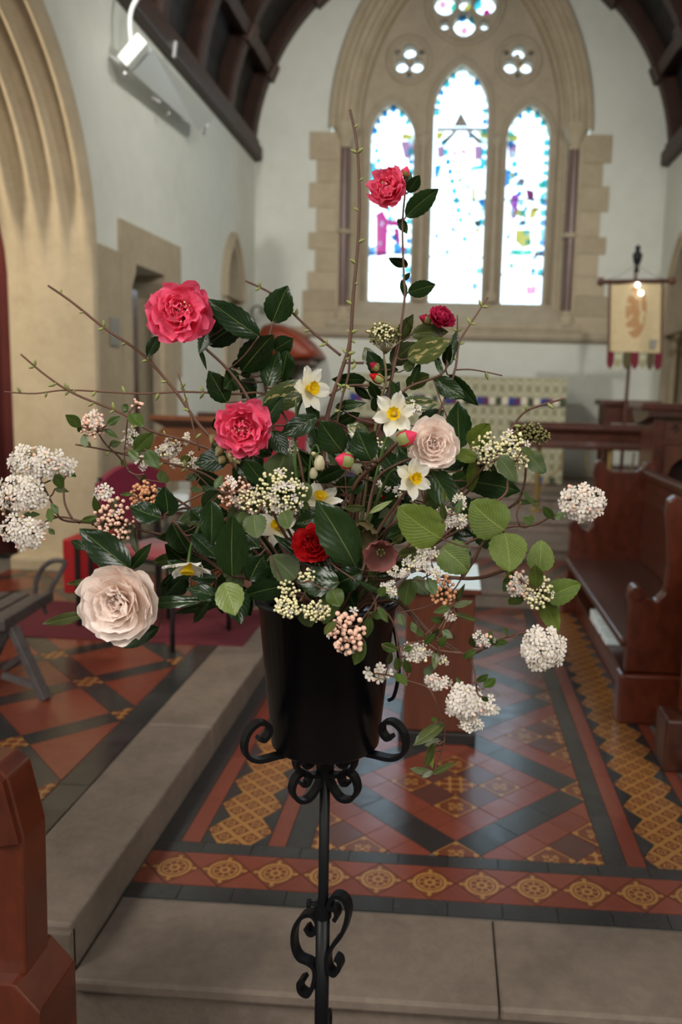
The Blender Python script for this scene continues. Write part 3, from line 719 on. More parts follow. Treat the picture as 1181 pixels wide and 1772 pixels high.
box('altar_cloth', AX0-.01, AX1+.01, AYF-.014, AYB+.01, 1.715, 1.735, 'frontal', al)
nb = 34
for k in range(nb):
    x0 = AX0+(AX1-AX0)*k/nb; x1 = AX0+(AX1-AX0)*(k+1)/nb
    box('fringe_block', x0, x1, AYF-.026, AYF-.016, 1.43, 1.51, ('band_blue', 'band_purple', 'band_cream', 'band_green', 'band_cream')[k % 5], al)
    if k % 2 == 0: box('fringe_block', x0, x1, AYF-.012, AYF-.002, .58, .64, ('band_blue', 'band_cream', 'band_green')[k % 3], al)
# ---- communion rail, two lengths
def rail(x0, x1, lab):
    r = thing('communion_rail', ((x0+x1)/2, 7.95, .455), lab, 'rail', 'lengths of the communion rail')
    obj('top_rail', MB().prism([(7.86, 1.24), (7.86, 1.27), (7.89, 1.30), (8.01, 1.30), (8.04, 1.27), (8.04, 1.24), (8.0, 1.20), (8.0, 1.12), (8.02, 1.10), (8.02, 1.06), (7.88, 1.06), (7.88, 1.10), (7.90, 1.12), (7.90, 1.20)], lambda a, b, d: (d, a, b), x0, x1), 'pew_dark', r, bev=.006)
    n = 3
    for k in range(n):
        x = x0+.28+(x1-x0-.5)*k/(n-1)
        p = obj('rail_post', MB().tube([(x, 7.95, .455), (x, 7.95, 1.07)], .025, 10), 'brass', r)
        for s in (-1, 1):
            obj('scroll_brace', MB().ribbon([(x+s*(.02+.20*math.sin(PI/2*f)), 7.95, .62+.42*f+.05*math.sin(PI*2*f)) for f in [i/12 for i in range(13)]], (0, .025, 0), .012), 'brass', p)
        obj('post_foot', MB().lathe((x, 7.95, .455), [(0, 0), (.07, 0), (.07, .015), (.03, .04), (0, .04)], 14), 'brass', r)
rail(.57, 2.40, 'dark wooden communion rail beside the choir benches'); rail(-2.40, -.57, 'dark wooden communion rail beyond the reading desk')
# ---- choir bench
def bench(yn, yf, lab, xo=0.0):
    b = thing('choir_bench', (1.05+xo, (yn+yf)/2, Z1), lab, 'bench')
    prof = [(.80,.38),(.805,.68),(.79,.71),(.80,.745),(.835,.755),(.86,.735),(.87,.715),(.91,.70),(.945,.74),(.955,.85),(.945,.98),(.93,1.08),(.935,1.135),(.965,1.16),(1.0,1.14),(1.015,1.105),(1.05,1.09),(1.20,1.09),(1.235,1.11),(1.255,1.15),(1.295,1.155),(1.315,1.12),(1.30,1.06),(1.31,.38)]
    for y in (yn, yf-.065):
        e = obj('bench_end', MB().prism([(x+xo, z) for x, z in prof], lambda a, c, d: (a, d, c), y, y+.065), 'pew_wood', b, bev=.008)
        box('end_plinth', .775+xo, 1.34+xo, y-.02, y+.085, Z1, .375, 'pew_wood', b, bev=.012)
        obj('elbow_knob', MB().tube([(.828+xo, y-.012, .735), (.828+xo, y+.077, .735)], .028, 14), 'pew_wood', e, smooth=False)
        obj('top_knob', MB().tube([(1.285+xo, y-.012, 1.125), (1.285+xo, y+.077, 1.125)], .030, 14), 'pew_wood', e)
    box('seat', .784+xo, 1.26+xo, yn+.06, yf-.06, .475, .512, 'pew_dark', b, bev=.01)
    box('seat_skirt', 1.0+xo, 1.025+xo, yn+.06, yf-.06, .20, .48, 'pew_dark', b)
    box('back_panel', 1.262+xo, 1.29+xo, yn+.06, yf-.06, .35, 1.05, 'pew_dark', b)
    box('back_rail', 1.235+xo, 1.31+xo, yn+.05, yf-.05, 1.05, 1.10, 'pew_dark', b, bev=.01)
    box('back_moulding', 1.245+xo, 1.265+xo, yn+.06, yf-.06, .90, .925, 'pew_dark', b)
    box('book_shelf', .80+xo, 1.0+xo, yn+.06, yf-.06, .355, .368, 'pew_dark', b)
    box('footboard', .868+xo, .935+xo, yn+.05, yf-.05, Z1, .25, 'pew_wood', b, bev=.012)
    return b
bench(3.55, 5.45, 'red-brown choir bench with scrolled ends and a long polished seat')
dk = thing('choir_desk', (1.2, 3.14, Z1), 'dark wooden desk end standing on a block in front of the choir bench', 'desk')
obj('desk_end', MB().prism([(.93,.36),(.93,.86),(.955,.92),(.94,1.02),(1.0,1.06),(1.25,1.10),(1.36,1.06),(1.36,.36)], lambda a, c, d: (a, d, c), 3.12, 3.19), 'pew_wood', dk, bev=.01)
box('desk_plinth', .86, 1.42, 3.07, 3.23, Z1, .36, 'pew_dark', dk, bev=.012)
box('desk_moulding', .95, 1.34, 3.105, 3.121, .5, .53, 'pew_dark', dk)
box('desk_front', 1.36, 1.40, 2.2, 3.2, .36, 1.05, 'pew_dark', dk)
for k, (y, z) in enumerate(((3.98, 0), (4.16, .0), (4.32, 0))):
    tag(obj('hymn_book', MB().box(.795, .93, y, y+.13, .3685, .40+.012*k), 'white_paper', bev=.003), ('pale thin hymn book lying under the bench seat', 'pale hymn book lying between two others under the bench', 'thick pale hymn book lying under the bench seat')[k], 'book', 'hymn books under the choir bench')
# ---- clergy desk behind the bench
cd_ = thing('clergy_desk', (1.95, 6.15, Z2), 'carved wooden clergy desk with a pierced frieze behind the choir bench', 'desk')
DX0, DX1, DY = 1.42, 2.40, 5.95
box('desk_top', DX0-.10, DX1, DY-.06, DY+.42, 1.47, 1.52, 'pew_wood', cd_, bev=.01)
obj('top_slope', MB().prism([(DY-.08, 1.43), (DY-.08, 1.47), (DY+.44, 1.47), (DY+.30, 1.36)], lambda a, b_, d: (d, a, b_), DX0-.06, DX1), 'pew_dark', cd_)
for x in (DX0, DX1-.08): box('desk_post', x, x+.08, DY-.02, DY+.06, Z2, 1.44, 'pew_wood', cd_, bev=.008)
box('desk_side', DX0, DX0+.03, DY+.06, DY+.36, .5, 1.40, 'pew_wood', cd_)
def quatre(x, z, r): return [(x+r*(1+.35*math.cos(4*a))*math.cos(a), z+r*(1+.35*math.cos(4*a))*math.sin(a)) for a in [2*PI*i/20 for i in range(20)]]
qs = [quatre(DX0+.15+.09*k, 1.345, .026) for k in range(9)]
obj('frieze', MB().plate(rect(DX0+.08, DX1-.08, 1.27, 1.42), qs, lambda a, b_, d: (a, DY+d, b_), 0, .025), 'frieze_wood', cd_)
box('frieze_backing', DX0+.08, DX1-.08, DY+.03, DY+.04, 1.15, 1.43, 'pew_dark', cd_)
for z in (1.255, 1.425): box('frieze_moulding', DX0+.07, DX1-.07, DY-.02, DY+.03, z-.012, z+.012, 'frieze_wood', cd_)
arches = [pointed(.10, .62, 1.0, .06, 8, DX0+.22+.25*k) for k in range(3)]
obj('arcade', MB().plate(rect(DX0+.08, DX1-.08, .45, 1.24), arches, lambda a, b_, d: (a, DY+d, b_), 0, .03), 'frieze_wood', cd_)
box('desk_back', DX0+.06, DX1-.06, DY+.32, DY+.36, .4, 1.3, 'pew_dark', cd_)
box('desk_foot', DX0-.03, DX1, DY-.05, DY+.40, Z2, .45, 'pew_dark', cd_)
rl = thing('bench_rail', (2.0, 4.9, Z2), 'grey polished rail of a rear bench beside the wall', 'rail')
box('rail_top', 1.78, 1.86, 4.6, 5.85, 1.12, 1.16, 'pew_dark', rl, bev=.01); box('rail_panel', 1.80, 1.84, 4.6, 5.85, .2, 1.12, 'pew_dark', rl)
# ---- dark credence table by the rail
cr = thing('credence_table', (1.9, 9.0, .55), 'dark wooden side table under the hanging banner', 'table')
box('table_top', 1.56, 2.16, 8.75, 9.25, 1.46, 1.52, 'pew_dark', cr, bev=.01); box('table_apron', 1.60, 2.12, 8.79, 9.21, 1.28, 1.46, 'pew_dark', cr)
for x in (1.61, 2.06):
    for y in (8.80, 9.15): box('table_leg', x, x+.05, y, y+.05, .55, 1.28, 'pew_dark', cr)
box('table_shelf', 1.62, 2.1, 8.82, 9.18, .8, .83, 'pew_dark', cr)
# ---- processional banner
bn = thing('church_banner', (1.9, 8.6, .455), 'pale gold embroidered banner with a scalloped fringe on a dark pole', 'banner')
plain('banner_edge', (.10,.055,.03), .8); plain('olive_cloth', (.07,.055,.02), .85)
BY = 8.6; bp = lambda x, y, dy=0: at(x, y, BY+dy)
t = NT('banner_cloth'); x, y, z = t.xyz(t.coord())
fig = (((x+.0)/.10)*((x+.0)/.10)+((z-.40)/.26)*((z-.40)/.26)).lt(1)*t.noise(t.coord(), 12, 3).gt(.47)
t.bsdf(t.mix(fig*.75, t.mix(t.noise(t.coord(), 20, 3), (.42,.33,.19), (.52,.42,.26)), (.30,.13,.04)), .75, spec=.3); M['banner_cloth'] = t.m
c0, c1, c2, c3 = bp(1051, 608), bp(1148, 611), bp(1150, 489), bp(1053, 491)
def bfn(u, v):
    a = c0.lerp(c1, u); b = c3.lerp(c2, u); p = a.lerp(b, v); p.y += .022*math.sin(u*9)*(1-v*.6); return p
obj('cloth', MB().grid(bfn, 24, 8), 'banner_cloth', bn, smooth=True)
for u0, u1 in ((0, .05), (.95, 1)): obj('border', MB().grid(lambda u, v: Vector(bfn(u0+(u1-u0)*u, v))+Vector((0, -.012, 0)), 2, 8), 'banner_edge', bn)
obj('emblem', MB().grid(lambda u, v: Vector(bfn(.76+.15*u*(1-.3*(1-v)), .05+.14*v))+Vector((0, -.008, 0)), 3, 3), 'grey_plate', bn)
for k in range(7):
    u0, u1 = k/7+.004, (k+1)/7-.004
    def ff(u, v):
        p = Vector(bfn(u0+(u1-u0)*u, 0)); p.z -= .17*v*(1-.35*(2*u-1)**2) if v else 0; return p+Vector((0, -.006+.004*math.sin(u*6), 0))
    obj('fringe_tab', MB().grid(ff, 6, 4), ('maroon_cloth', 'frontal', 'olive_cloth', 'maroon_cloth', 'frontal', 'olive_cloth', 'maroon_cloth')[k], bn)
pa, pb = bp(1040, 488), bp(1164, 486)
obj('cross_bar', MB().tube([pa, pb], .022, 10), 'pew_dark', bn)
for p in (pa, pb): obj('bar_knob', MB().ball(p, .04), 'pew_dark', bn, smooth=True)
pt, pbm = bp(1101, 470, .04), bp(1087, 700, .04); pbm = Vector((pt.x-.02, pt.y, .50))
obj('pole', MB().tube([pt, pbm], .018, 10), 'pew_dark', bn)
obj('finial', MB().lathe(bp(1102, 470, .04), [(0, -.02), (.03, 0), (.018, .04), (.04, .10), (.05, .16), (.02, .2), (.03, .23), (0, .26)], 12), 'iron', bn, smooth=True)
for a, b in ((bp(1102, 458, .02), pa), (bp(1102, 458, .02), pb)): obj('cord', MB().tube([a, a.lerp(b, .5)-Vector((0, 0, .03)), b], .004, 5), 'grey_plate', bn)
obj('pole_stand', MB().lathe((pbm.x, pbm.y, .455), [(0, 0), (.16, 0), (.16, .03), (.05, .06), (.03, .2), (0, .2)], 16), 'iron', bn)
for k, (x, y) in enumerate(((1104, 493), (1110, 507))):  # emissive balls on arms, added to give two bright glints at the banner
    t = NT('glint_glow%d' % k); e = t.n.new('ShaderNodeEmission'); e.inputs[0].default_value = (1, .93, .82, 1); e.inputs[1].default_value = 9; t.link(e.outputs[0], t.out.inputs[0]); M['bulb%d' % k] = t.m
    c = bp(x, y, -.05); o = thing('glint_ball', c, ('upper', 'lower')[k]+' of two tiny glowing glints added before the banner', 'lamp', 'tiny added glints before the banner')
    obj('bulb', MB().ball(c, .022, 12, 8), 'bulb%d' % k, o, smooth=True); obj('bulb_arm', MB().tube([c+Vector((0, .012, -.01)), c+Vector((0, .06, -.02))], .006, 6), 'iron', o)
# ---- small wooden cabinet with a pale top
cb = thing('book_cabinet', (-.01, 3.45, Z1), 'small red-brown wooden cabinet with a pale top on a black base', 'cabinet')
obj('cabinet_body', MB().box(-.145, .128, 3.25, 3.66, .195, .775, ), 'box_wood', cb, bev=.004)
box('base', -.165, .150, 3.228, 3.70, Z1, .196, 'black_frame', cb, bev=.004)
box('top', -.16, .15, 3.222, 3.70, .775, .797, 'box_wood', cb, bev=.003)
box('paper_sheet', -.155, .146, 3.226, 3.695, .797, .803, 'white_paper', cb)
for z in (.70, .60): obj('knob', MB().ball((.035, 3.245, z), .012), 'pew_dark', cb, smooth=True)
# ---- bench end at the left edge
be = thing('nave_bench', (-1.0, 1.42, 0), 'dark red nave bench end with a sloped top at the chancel step', 'bench')
def Bp(x, y): p = at(x, y, 1.40); return (p.x, p.z)
pr = [Bp(46, 1690), Bp(44, 1600), Bp(40, 1452), Bp(12, 1347), Bp(-8, 1330), Bp(-260, 1300), Bp(-260, 1700)]
obj('bench_end', MB().prism(pr, lambda a, b, d: (a, d, b), 1.40, 1.49), 'pew_wood', be, bev=.006)
pr2 = [Bp(38, 1455), Bp(10, 1349), Bp(-8, 1334), Bp(-8, 1460)]
obj('end_chamfer', MB().prism(pr2, lambda a, b, d: (a, d, b), 1.388, 1.402), 'pew_wood', be)
x0, z0 = Bp(46, 1690); x1, z1 = Bp(84, 1772)
obj('plinth', MB().prism([(x0-.01, z0+.005), (x0+.012, z0-.02), (x1, z1+.045), (x1, 0), (x0-.30, 0), (x0-.30, z0+.005)], lambda a, b, d: (a, d, b), 1.37, 1.52), 'pew_wood', be, bev=.004)
box('seat', -1.6, x0-.30, .95, 1.42, .42, .46, 'pew_wood', be)
# ---- book shelf under the bench seat is part of the bench
# ---- flower stand: black bucket on a wrought-iron pedestal
ax = at(562, 1400, 1.45); SX, SY = ax.x, 1.45
zt, zb_ = at(562, 1036, 1.45).z, at(562, 1284, 1.45).z
fs = thing('flower_stand', (SX, SY, 0), 'black wrought-iron pedestal flower stand with scrolls before the chancel step', 'flower stand')
pole = obj('pole', MB().tube([(SX, SY, .20), (SX, SY, zb_+.0005)], .0098, 16), 'iron', fs, smooth=True)
zc0 = at(560, 1572, 1.45).z
obj('sleeve', MB().tube([(SX, SY, .12), (SX, SY, zc0-.012)], .0135, 16), 'iron', fs, smooth=True)
cl = obj('collar', MB().tube([(SX, SY, zc0-.016), (SX, SY, zc0+.012)], .0165, 16), 'iron', fs)
sp_ = at(536, 1563, 1.45); obj('thumb_screw', MB().tube([(SX, SY, sp_.z), (sp_.x, SY, sp_.z)], .004, 8).tube([(sp_.x-.005, SY, sp_.z), (sp_.x+.002, SY, sp_.z)], .0085, 10), 'iron', cl)
def smooth_path(pts, n=6):
    P = [Vector(p) for p in pts]; out = []
    for i in range(len(P)-1):
        a, b, c, d = P[max(i-1, 0)], P[i], P[i+1], P[min(i+2, len(P)-1)]
        for k in range(n):
            t = k/n; out.append(.5*((2*b)+(c-a)*t+(2*a-5*b+4*c-d)*t*t+(3*b-a-3*c+d)*t**3))
    return out+[P[-1]]
def zpx(l):                     # scroll outline given in enlarged-photo units -> (offset from the pole, height)
    o = []
    for x, y in l:
        p = at(400+x*.334, 1180+y*.334, 1.45); ref = at(562-(400+y*0), 1180+y*.334, 1.45); o.append((p.x-SX, p.z))
    return o
def scroll(name, pts, ang=0, flip=1, wide=.019, th=.0075, par=None):
    pts = smooth_path([(flip*r, 0, z) for r, z in pts], 6); R = Matrix.Rotation(ang, 3, 'Z')
    return obj(name, MB().ribbon([R @ p + Vector((SX, SY, 0)) for p in pts], R @ Vector((0, wide, 0)), th), 'iron', par or fs)
top_l = zpx([(480,352),(330,345),(250,341),(160,335),(105,300),(92,240),(112,182),(160,152),(205,172),(210,212),(185,240),(158,226)])
und_l = zpx([(462,400),(458,500),(405,572),(345,565),(313,508),(332,448),(375,430),(402,458),(388,493),(360,488)])
und_b = zpx([(458,470),(400,455),(350,420),(333,372),(345,352)]); hook = zpx([(420,354),(412,395),(385,404),(366,388)])
up_ = zb_-.0035-max(z for r, z in top_l[:2])
for a in (math.radians(-20), math.radians(217), math.radians(98)):     # three arms carry and clasp the bucket
    q = 1.08
    scroll('bucket_scroll', [(-r*q+.0055, z+up_) for r, z in top_l], a)
    for part_ in (und_l, und_b, hook): scroll('bracket_scroll', [(-r*q, z) for r, z in part_], a)
lowl = zpx([(388,1275),(412,1305),(443,1288),(452,1240),(420,1206),(368,1222),(325,1292),(320,1380),(350,1440),(410,1458),(440,1492),(432,1560),(402,1622),(360,1612),(352,1566),(382,1545)])
lowr = zpx([(545,1215),(560,1192),(552,1160),(520,1150),(528,1110),(562,1088),(605,1108),(620,1170),(592,1270),(540,1345),(508,1405),(514,1470),(545,1492),(576,1452),(570,1418),(548,1410)])
scroll('pole_scroll', lowl, math.radians(-14), 1, .022, .008); scroll('pole_scroll', lowr, math.radians(-14), 1, .022, .008); 
for k in range(3):
    a = PI/2+2*PI*k/3
    scroll('foot', [(.012, .30), (.06, .33), (.085, .29), (.06, .22), (.10, .12), (.17, .04), (.205, .006), (.235, .012), (.23, .04), (.212, .032)], a, 1, .02, .006)
rb, rt, th = .098, .1235, .002
bk_ = thing('flower_bucket', (SX, SY, zb_), 'tall glossy black tapered bucket standing on the iron flower stand', 'bucket')
obj('bucket', MB().lathe((SX, SY, zb_), [(0, 0), (rb-.004, 0), (rb, .004), (rt, zt-zb_), (rt+.004, zt-zb_), (rt+.004, zt-zb_+.006), (rt-.003, zt-zb_+.006), (rb-.003, .006), (0, .006)], 48), 'bucket_black', bk_, smooth=True)
obj('rim', MB().lathe((SX, SY, zt), [(rt, -.006), (rt+.005, -.004), (rt+.006, .002), (rt+.002, .007), (rt-.002, .006)], 48), 'bucket_black', bk_, smooth=True)
hp = [at(*p, 1.47) for p in ((682, 1085), (690, 1130), (690, 1170), (682, 1205), (672, 1212))]
obj('handle', MB().tube(smooth_path(hp, 5), .0035, 8), 'iron', bk_, smooth=True)
obj('floral_foam', MB().lathe((SX, SY, zt-.05), [(0, 0), (rt-.012, 0), (rt-.012, .03), (0, .03)], 24), 'tile_dark', bk_)
# ---- left side: folding chair, red chairs, reading desk, rug
fc = thing('folding_chair', (-1.75, 3.5, Z2), 'weathered grey wooden folding chair with a hooped arm by the red rug', 'chair')
A = at
legf = A(80, 1211, 3.21); legf.z = Z2
obj('leg', MB().bar(A(22, 1085, 3.25), legf, .045, .03), 'chair_wood', fc, bev=.004)
obj('leg', MB().bar(A(26, 1060, 3.62), Vector((-1.90, 3.16, Z2)), .035, .03), 'chair_wood', fc, bev=.004)
obj('leg', MB().bar(A(22, 1085, 3.25)-Vector((.42, 0, 0)), legf-Vector((.42, 0, 0)), .045, .03), 'chair_wood', fc, bev=.004)
obj('leg', MB().bar(A(26, 1060, 3.62)-Vector((.42, 0, 0)), Vector((-2.32, 3.16, Z2)), .035, .03), 'chair_wood', fc, bev=.004)
obj('seat_rail', MB().bar(A(0, 1083, 3.2), A(86, 1030, 3.72), .04, .05), 'chair_wood', fc, bev=.006)
s0, s1 = A(0, 1078, 3.22), A(82, 1030, 3.68)
for k in range(5):
    d = Vector((-.09*k-.03, 0, 0)); obj('seat_slat', MB().bar(s0+d, s1+d, .07, .015), 'chair_wood', fc)
obj('stretcher', MB().bar(A(4, 1168, 3.2), A(78, 1192, 3.22), .02, .025), 'chair_wood', fc); obj('stretcher', MB().bar(A(38, 1136, 3.24), A(8, 1158, 3.3), .02, .025), 'chair_wood', fc)
for pts in (((61, 1040), (61, 1021), (65, 998), (78, 978), (94, 970), (112, 971)), ((84, 1034), (88, 1020), (97, 1003), (110, 982), (112, 971))):
    obj('arm_hoop', MB().tube(smooth_path([A(x, y, 3.70) for x, y in pts], 4), .012, 8), 'chair_wood', fc, smooth=True)
obj('arm_post', MB().tube([A(72, 1035, 3.7), A(80, 1062, 3.72)], .010, 8), 'chair_wood', fc)
rug = tag(obj('red_rug', MB().box(-2.5, -1.0, 4.02, 4.72, Z2-.002, Z2+.004), 'maroon_cloth'), 'dark red rug on the tiles beneath the chairs', 'rug')
def chair(nm, cx, cy, wd, dp, zs, ztop, back, seatm, lab, rot=0):
    c = thing(nm, (cx, cy, Z2), lab, 'chair'); T = Matrix.Translation((cx, cy, 0)) @ Matrix.Rotation(rot, 4, 'Z')
    x0, x1, y0, y1 = -wd/2, wd/2, -dp/2, dp/2
    def part(name, mb, mat, **kw):
        mb.v = [tuple(T @ Vector(v)) for v in mb.v]; return obj(name, mb, mat, c, **kw)
    for x in (x0+.015, x1-.015):
        part('leg', MB().tube([(x, y0+.02, Z2), (x, y0+.02, zs)], .012, 10), 'black_frame', smooth=True)
        part('leg', MB().tube([(x, y1-.02, Z2), (x, y1-.02, zs), (x, y1+.03, ztop-.06)], .012, 10), 'black_frame', smooth=True)
    part('seat', MB().grid(lambda u, v: (x0+(x1-x0)*u, y0+(y1-y0)*v, zs+.05-.03*(abs(2*u-1)**4)-.03*(abs(2*v-1)**4)), 12, 12), seatm, smooth=True)
    part('seat_base', MB().box(x0, x1, y0, y1, zs-.02, zs), 'black_frame'); part('seat_edge', MB().box(x0, x1, y0, y1, zs, zs+.025), seatm, bev=.01)
    zb0 = zs+.12
    out = [(x0+.02, zb0), (x1-.02, zb0), (x1, zb0+.05)] + [(x0+(x1-x0)*(1-f), ztop-.09+.09*math.sin(PI*f)**.8) for f in [i/10 for i in range(11)]] + [(x0, zb0+.05)]
    part('backrest', MB().prism(out, lambda a, b, d: (a, d, b), y1, y1+.045), back, bev=.012)
    return c
chair('red_chair', -1.42, 4.17, .46, .46, .71, 1.15, 'purple_cloth', 'red_cloth', 'purple-red padded chair with black legs in front of the reading desk', math.radians(66))
chair('tall_red_chair', -1.215, 5.37, .51, .42, .72, 1.44, 'red_cloth', 'bright_red', 'tall crimson padded chair standing right of the reading desk')
stl = thing('red_stool', (-1.9, 4.4, Z2), 'bright red box stool with black corner legs beside the folding chair', 'stool')
xa, xb = A(109, 1000, 4.25).x, A(165, 1000, 4.25).x
box('cushion', xa, xb, 4.25, 4.6, .44, .735, 'bright_red', stl, bev=.01)
for x in (xa+.085, xb-.02):
    for y in (4.238, 4.58): box('leg', x-.012, x+.012, y, y+.024, Z2, .72, 'black_frame', stl)
rd = thing('reading_desk', (-1.55, 4.85, Z2), 'orange-brown wooden reading desk with a broad front panel behind the chairs', 'desk')
Q = lambda x, y: (lambda p: (p.x, p.z))(A(x, y, 4.75))
obj('front_panel', MB().prism([Q(242, 832), Q(262, 765), Q(280, 740), Q(430, 742), Q(430, 834)], lambda a, b, d: (a, d, b), 4.75, 4.785), 'desk_wood', rd, bev=.004)
obj('desk_top', MB().prism([(4.72, 1.36), (4.72, 1.385), (5.1, 1.30), (5.1, 1.275)], lambda a, b, d: (d, a, b), Q(262, 760)[0], Q(430, 760)[0]), 'desk_wood', rd)
x0, z0 = Q(328, 834); x1, z1 = Q(372, 940)
box('pedestal', x0, x1+.1, 4.76, 5.05, Z2, z0+.02, 'desk_wood', rd, bev=.004)
box('shelf', Q(256, 900)[0], x0, 4.78, 5.05, Q(256, 884)[1]-.02, Q(256, 884)[1], 'pew_dark', rd)
box('post', Q(262, 900)[0], Q(262, 900)[0]+.03, 4.80, 4.83, Z2, z0+.02, 'black_frame', rd)
sh = Q(256, 884)[1]
tag(obj('service_sheets', MB().box(Q(288, 870)[0], Q(325, 870)[0], 4.79, 4.98, sh, sh+.10), 'white_paper', bev=.004), 'white stack of service sheets on the reading desk shelf', 'papers')
# ---- wall things on the left
heat = thing('wall_heater', A(300, 170, 6.8), 'white enamel infrared heater mounted high on the left wall', 'heater')
n0, n1, f0, f1 = A(256, 76, 6.05), A(221, 117, 6.05), A(370, 203, 7.75), A(343, 226, 7.75)
off = Vector((-.07, 0, .07)); vs = [n0, n1, f1, f0]+[p+off for p in (n0, n1, f1, f0)]
obj('casing', MB().add(vs, [(0,1,2,3),(7,6,5,4),(0,4,5,1),(1,5,6,2),(2,6,7,3),(3,7,4,0)]), 'white_enamel', heat, bev=.008)
obj('reflector', MB().add([p+Vector((.016, 0, -.016)) for p in (n0.lerp(f0, .03), n1.lerp(f1, .03), f1.lerp(n1, .02), f0.lerp(n0, .02))], [(0,1,2,3)]), 'heater_face', heat)
e0 = Vector((0, -.03, 0)); obj('end_cap', MB().add([p+e0 for p in (n0+off*.9, n1+off*.9, n1-off*.06, n0-off*.06)]+[p for p in (n0+off*.9, n1+off*.9, n1-off*.06, n0-off*.06)], [(0,1,2,3),(7,6,5,4),(0,4,5,1),(1,5,6,2),(2,6,7,3),(3,7,4,0)]), 'white_enamel', heat, bev=.006)
obj('conduit', MB().tube(smooth_path([A(231, 96, 6.1), A(226, 60, 6.1), A(226, 25, 6.1), A(236, 0, 6.1), A(262, -40, 6.1)], 5), .016, 8), 'conduit', heat, smooth=True)
for x, y, Y in ((217, 128, 6.1), (291, 197, 6.95), (354, 231, 7.72)):
    p = A(x, y, Y); obj('bracket', MB().tube([p, p+Vector((.01, 0, .06)), p+Vector((.05, 0, .10))], .009, 6).ball(p, .02), 'steel', heat, smooth=True)
    obj('wall_arm', MB().bar(p+Vector((0, 0, .06)), Vector((LX, Y, p.z+.12)), .02, .02), 'steel', heat)
cn = thing('conduit_clip', A(304, 90, 7.2), 'small steel clip under the left wall plate', 'clip')
p = A(305, 88, 7.2); obj('clip', MB().bar(p+Vector((0, 0, .07)), p-Vector((.02, 0, .05)), .03, .02), 'steel', cn)
tag(box('wall_plaque', LX+.02, LX+.035, A(200, 580, 0.01).y+5.93, 6.10, 1.82, 2.02, 'grey_plate', bev=.004), 'small grey plaque on the stone between arch and doorway', 'plaque')
cu = tag(obj('red_curtain', MB().grid(lambda u, v: (-3.85+.87*u, 5.84+.03*math.sin(u*26)+.01*math.sin(u*61), .30+3.2*v), 60, 3), 'curtain_red', smooth=True), 'dark red curtain hanging behind the side arch', 'curtain')
md = cu.modifiers.new('thickness', 'SOLIDIFY'); md.thickness = .006
hd = thing('wooden_canopy', A(505, 600, 10.2), 'curved red-brown wooden canopy on the east wall left of the window', 'canopy')
C2 = lambda x, y: (lambda p: (p.x, p.z))(A(x, y, 10.0))
ol = [C2(*p) for p in ((444, 600), (446, 578), (456, 563), (472, 558), (492, 562), (512, 572), (532, 588), (547, 604), (555, 618), (500, 622), (470, 622))]
cxm = sum(p[0] for p in ol)/len(ol); czb = min(p[1] for p in ol)
mb = MB(); n = len(ol); lay_ = [(9.80, .80), (9.74, .9), (9.78, .97), (9.95, 1.0), (10.49, 1.0)]
lay_ = [(9.78, .72), (9.82, .88), (9.92, .97), (10.05, 1.0), (10.49, 1.0)]
for y, s in lay_: mb.v += [(cxm+(x-cxm)*s, y, czb+(z-czb)*s) for x, z in ol]
for i in range(len(lay_)-1):
    for j in range(n): a = i*n+j; b = i*n+(j+1) % n; mb.f.append((a, b, b+n, a+n))
mb.f.append(tuple(range(n-1, -1, -1)))
plain('canopy_wood', (.26,.045,.016), .4, var=.25, vscale=6)
obj('hood', mb, 'canopy_wood', hd, smooth=True)
box('underside', C2(452, 0)[0], C2(548, 0)[0], 9.85, 10.48, czb-.05, czb, 'pew_dark', hd)
box('post', C2(500, 0)[0], C2(508, 0)[0], 10.3, 10.48, czb-.25, czb-.04, 'pew_dark', hd)
for x in (C2(456, 0)[0], C2(480, 0)[0]): obj('column', MB().lathe((x, 10.35, 0), [(0, .56), (.09, .56), (.09, .62), (.05, .66), (.05, czb-.12), (.08, czb-.05), (0, czb-.05)], 14), 'stone_dressed', hd, smooth=True)
lm = thing('wall_lamp', A(448, 545, 10.4), 'small grey swan-neck lamp above the wooden canopy', 'lamp')
obj('arm', MB().tube(smooth_path([A(437, 556, 10.3), A(436, 538, 10.25), A(443, 530, 10.2), A(452, 531, 10.15)], 5), .014, 8), 'grey_plate', lm, smooth=True)
obj('shade', MB().box(-.05, .05, -.05, .05, -.06, .03, Matrix.Translation(A(457, 535, 10.15))), 'grey_plate', lm, bev=.015)
obj('wall_rose', MB().tube([A(437, 556, 10.28), A(437, 556, 10.5)], .03, 10), 'grey_plate', lm)
# ================================================================= FLOWERS
def leafmat(name, c1, c2, vein, rough, spec, veins=0., under=(.10,.14,.05), blotch=0):
    t = NT(name); x, y, z = t.xyz(t.coord('UV'))
    n = t.noise(t.coord(), 9, 3); f = t.math('MINIMUM', t.math('MAXIMUM', n*1.3-.2+(t.objrand()-.5)*.7, 0), 1)
    col = t.mix(f, c1, c2)
    u = (x-.5).abs()
    if veins:
        s = ((y-u*.9)*70).sin()*.5+.5; col = t.mix(s.pow(3)*veins, col, tuple(c*.45 for c in c1))
    if blotch:
        b = t.noise(t.coord(), 4, 2).gt(.53)*u.lt(.30)*blotch; col = t.mix(b, col, (.34,.27,.12))
    col = t.mix(u.lt(.012)*.8, col, vein)
    bf = X(t, t.n.new('ShaderNodeNewGeometry').outputs['Backfacing'])
    col = t.mix(bf, col, under)
    h = ((y-u*.9)*(70 if veins else 44)).sin()*(.5 if veins else .12)+t.noise(t.coord(), 7, 2)*(.3 if veins else .8)
    t.bsdf(col, rough, normal=t.bump(h, .13 if veins else .14, .004), spec=spec); M[name] = t.m
leafmat('leaf_camellia', (.006,.017,.0045), (.016,.034,.008), (.12,.15,.04), .23, .24)
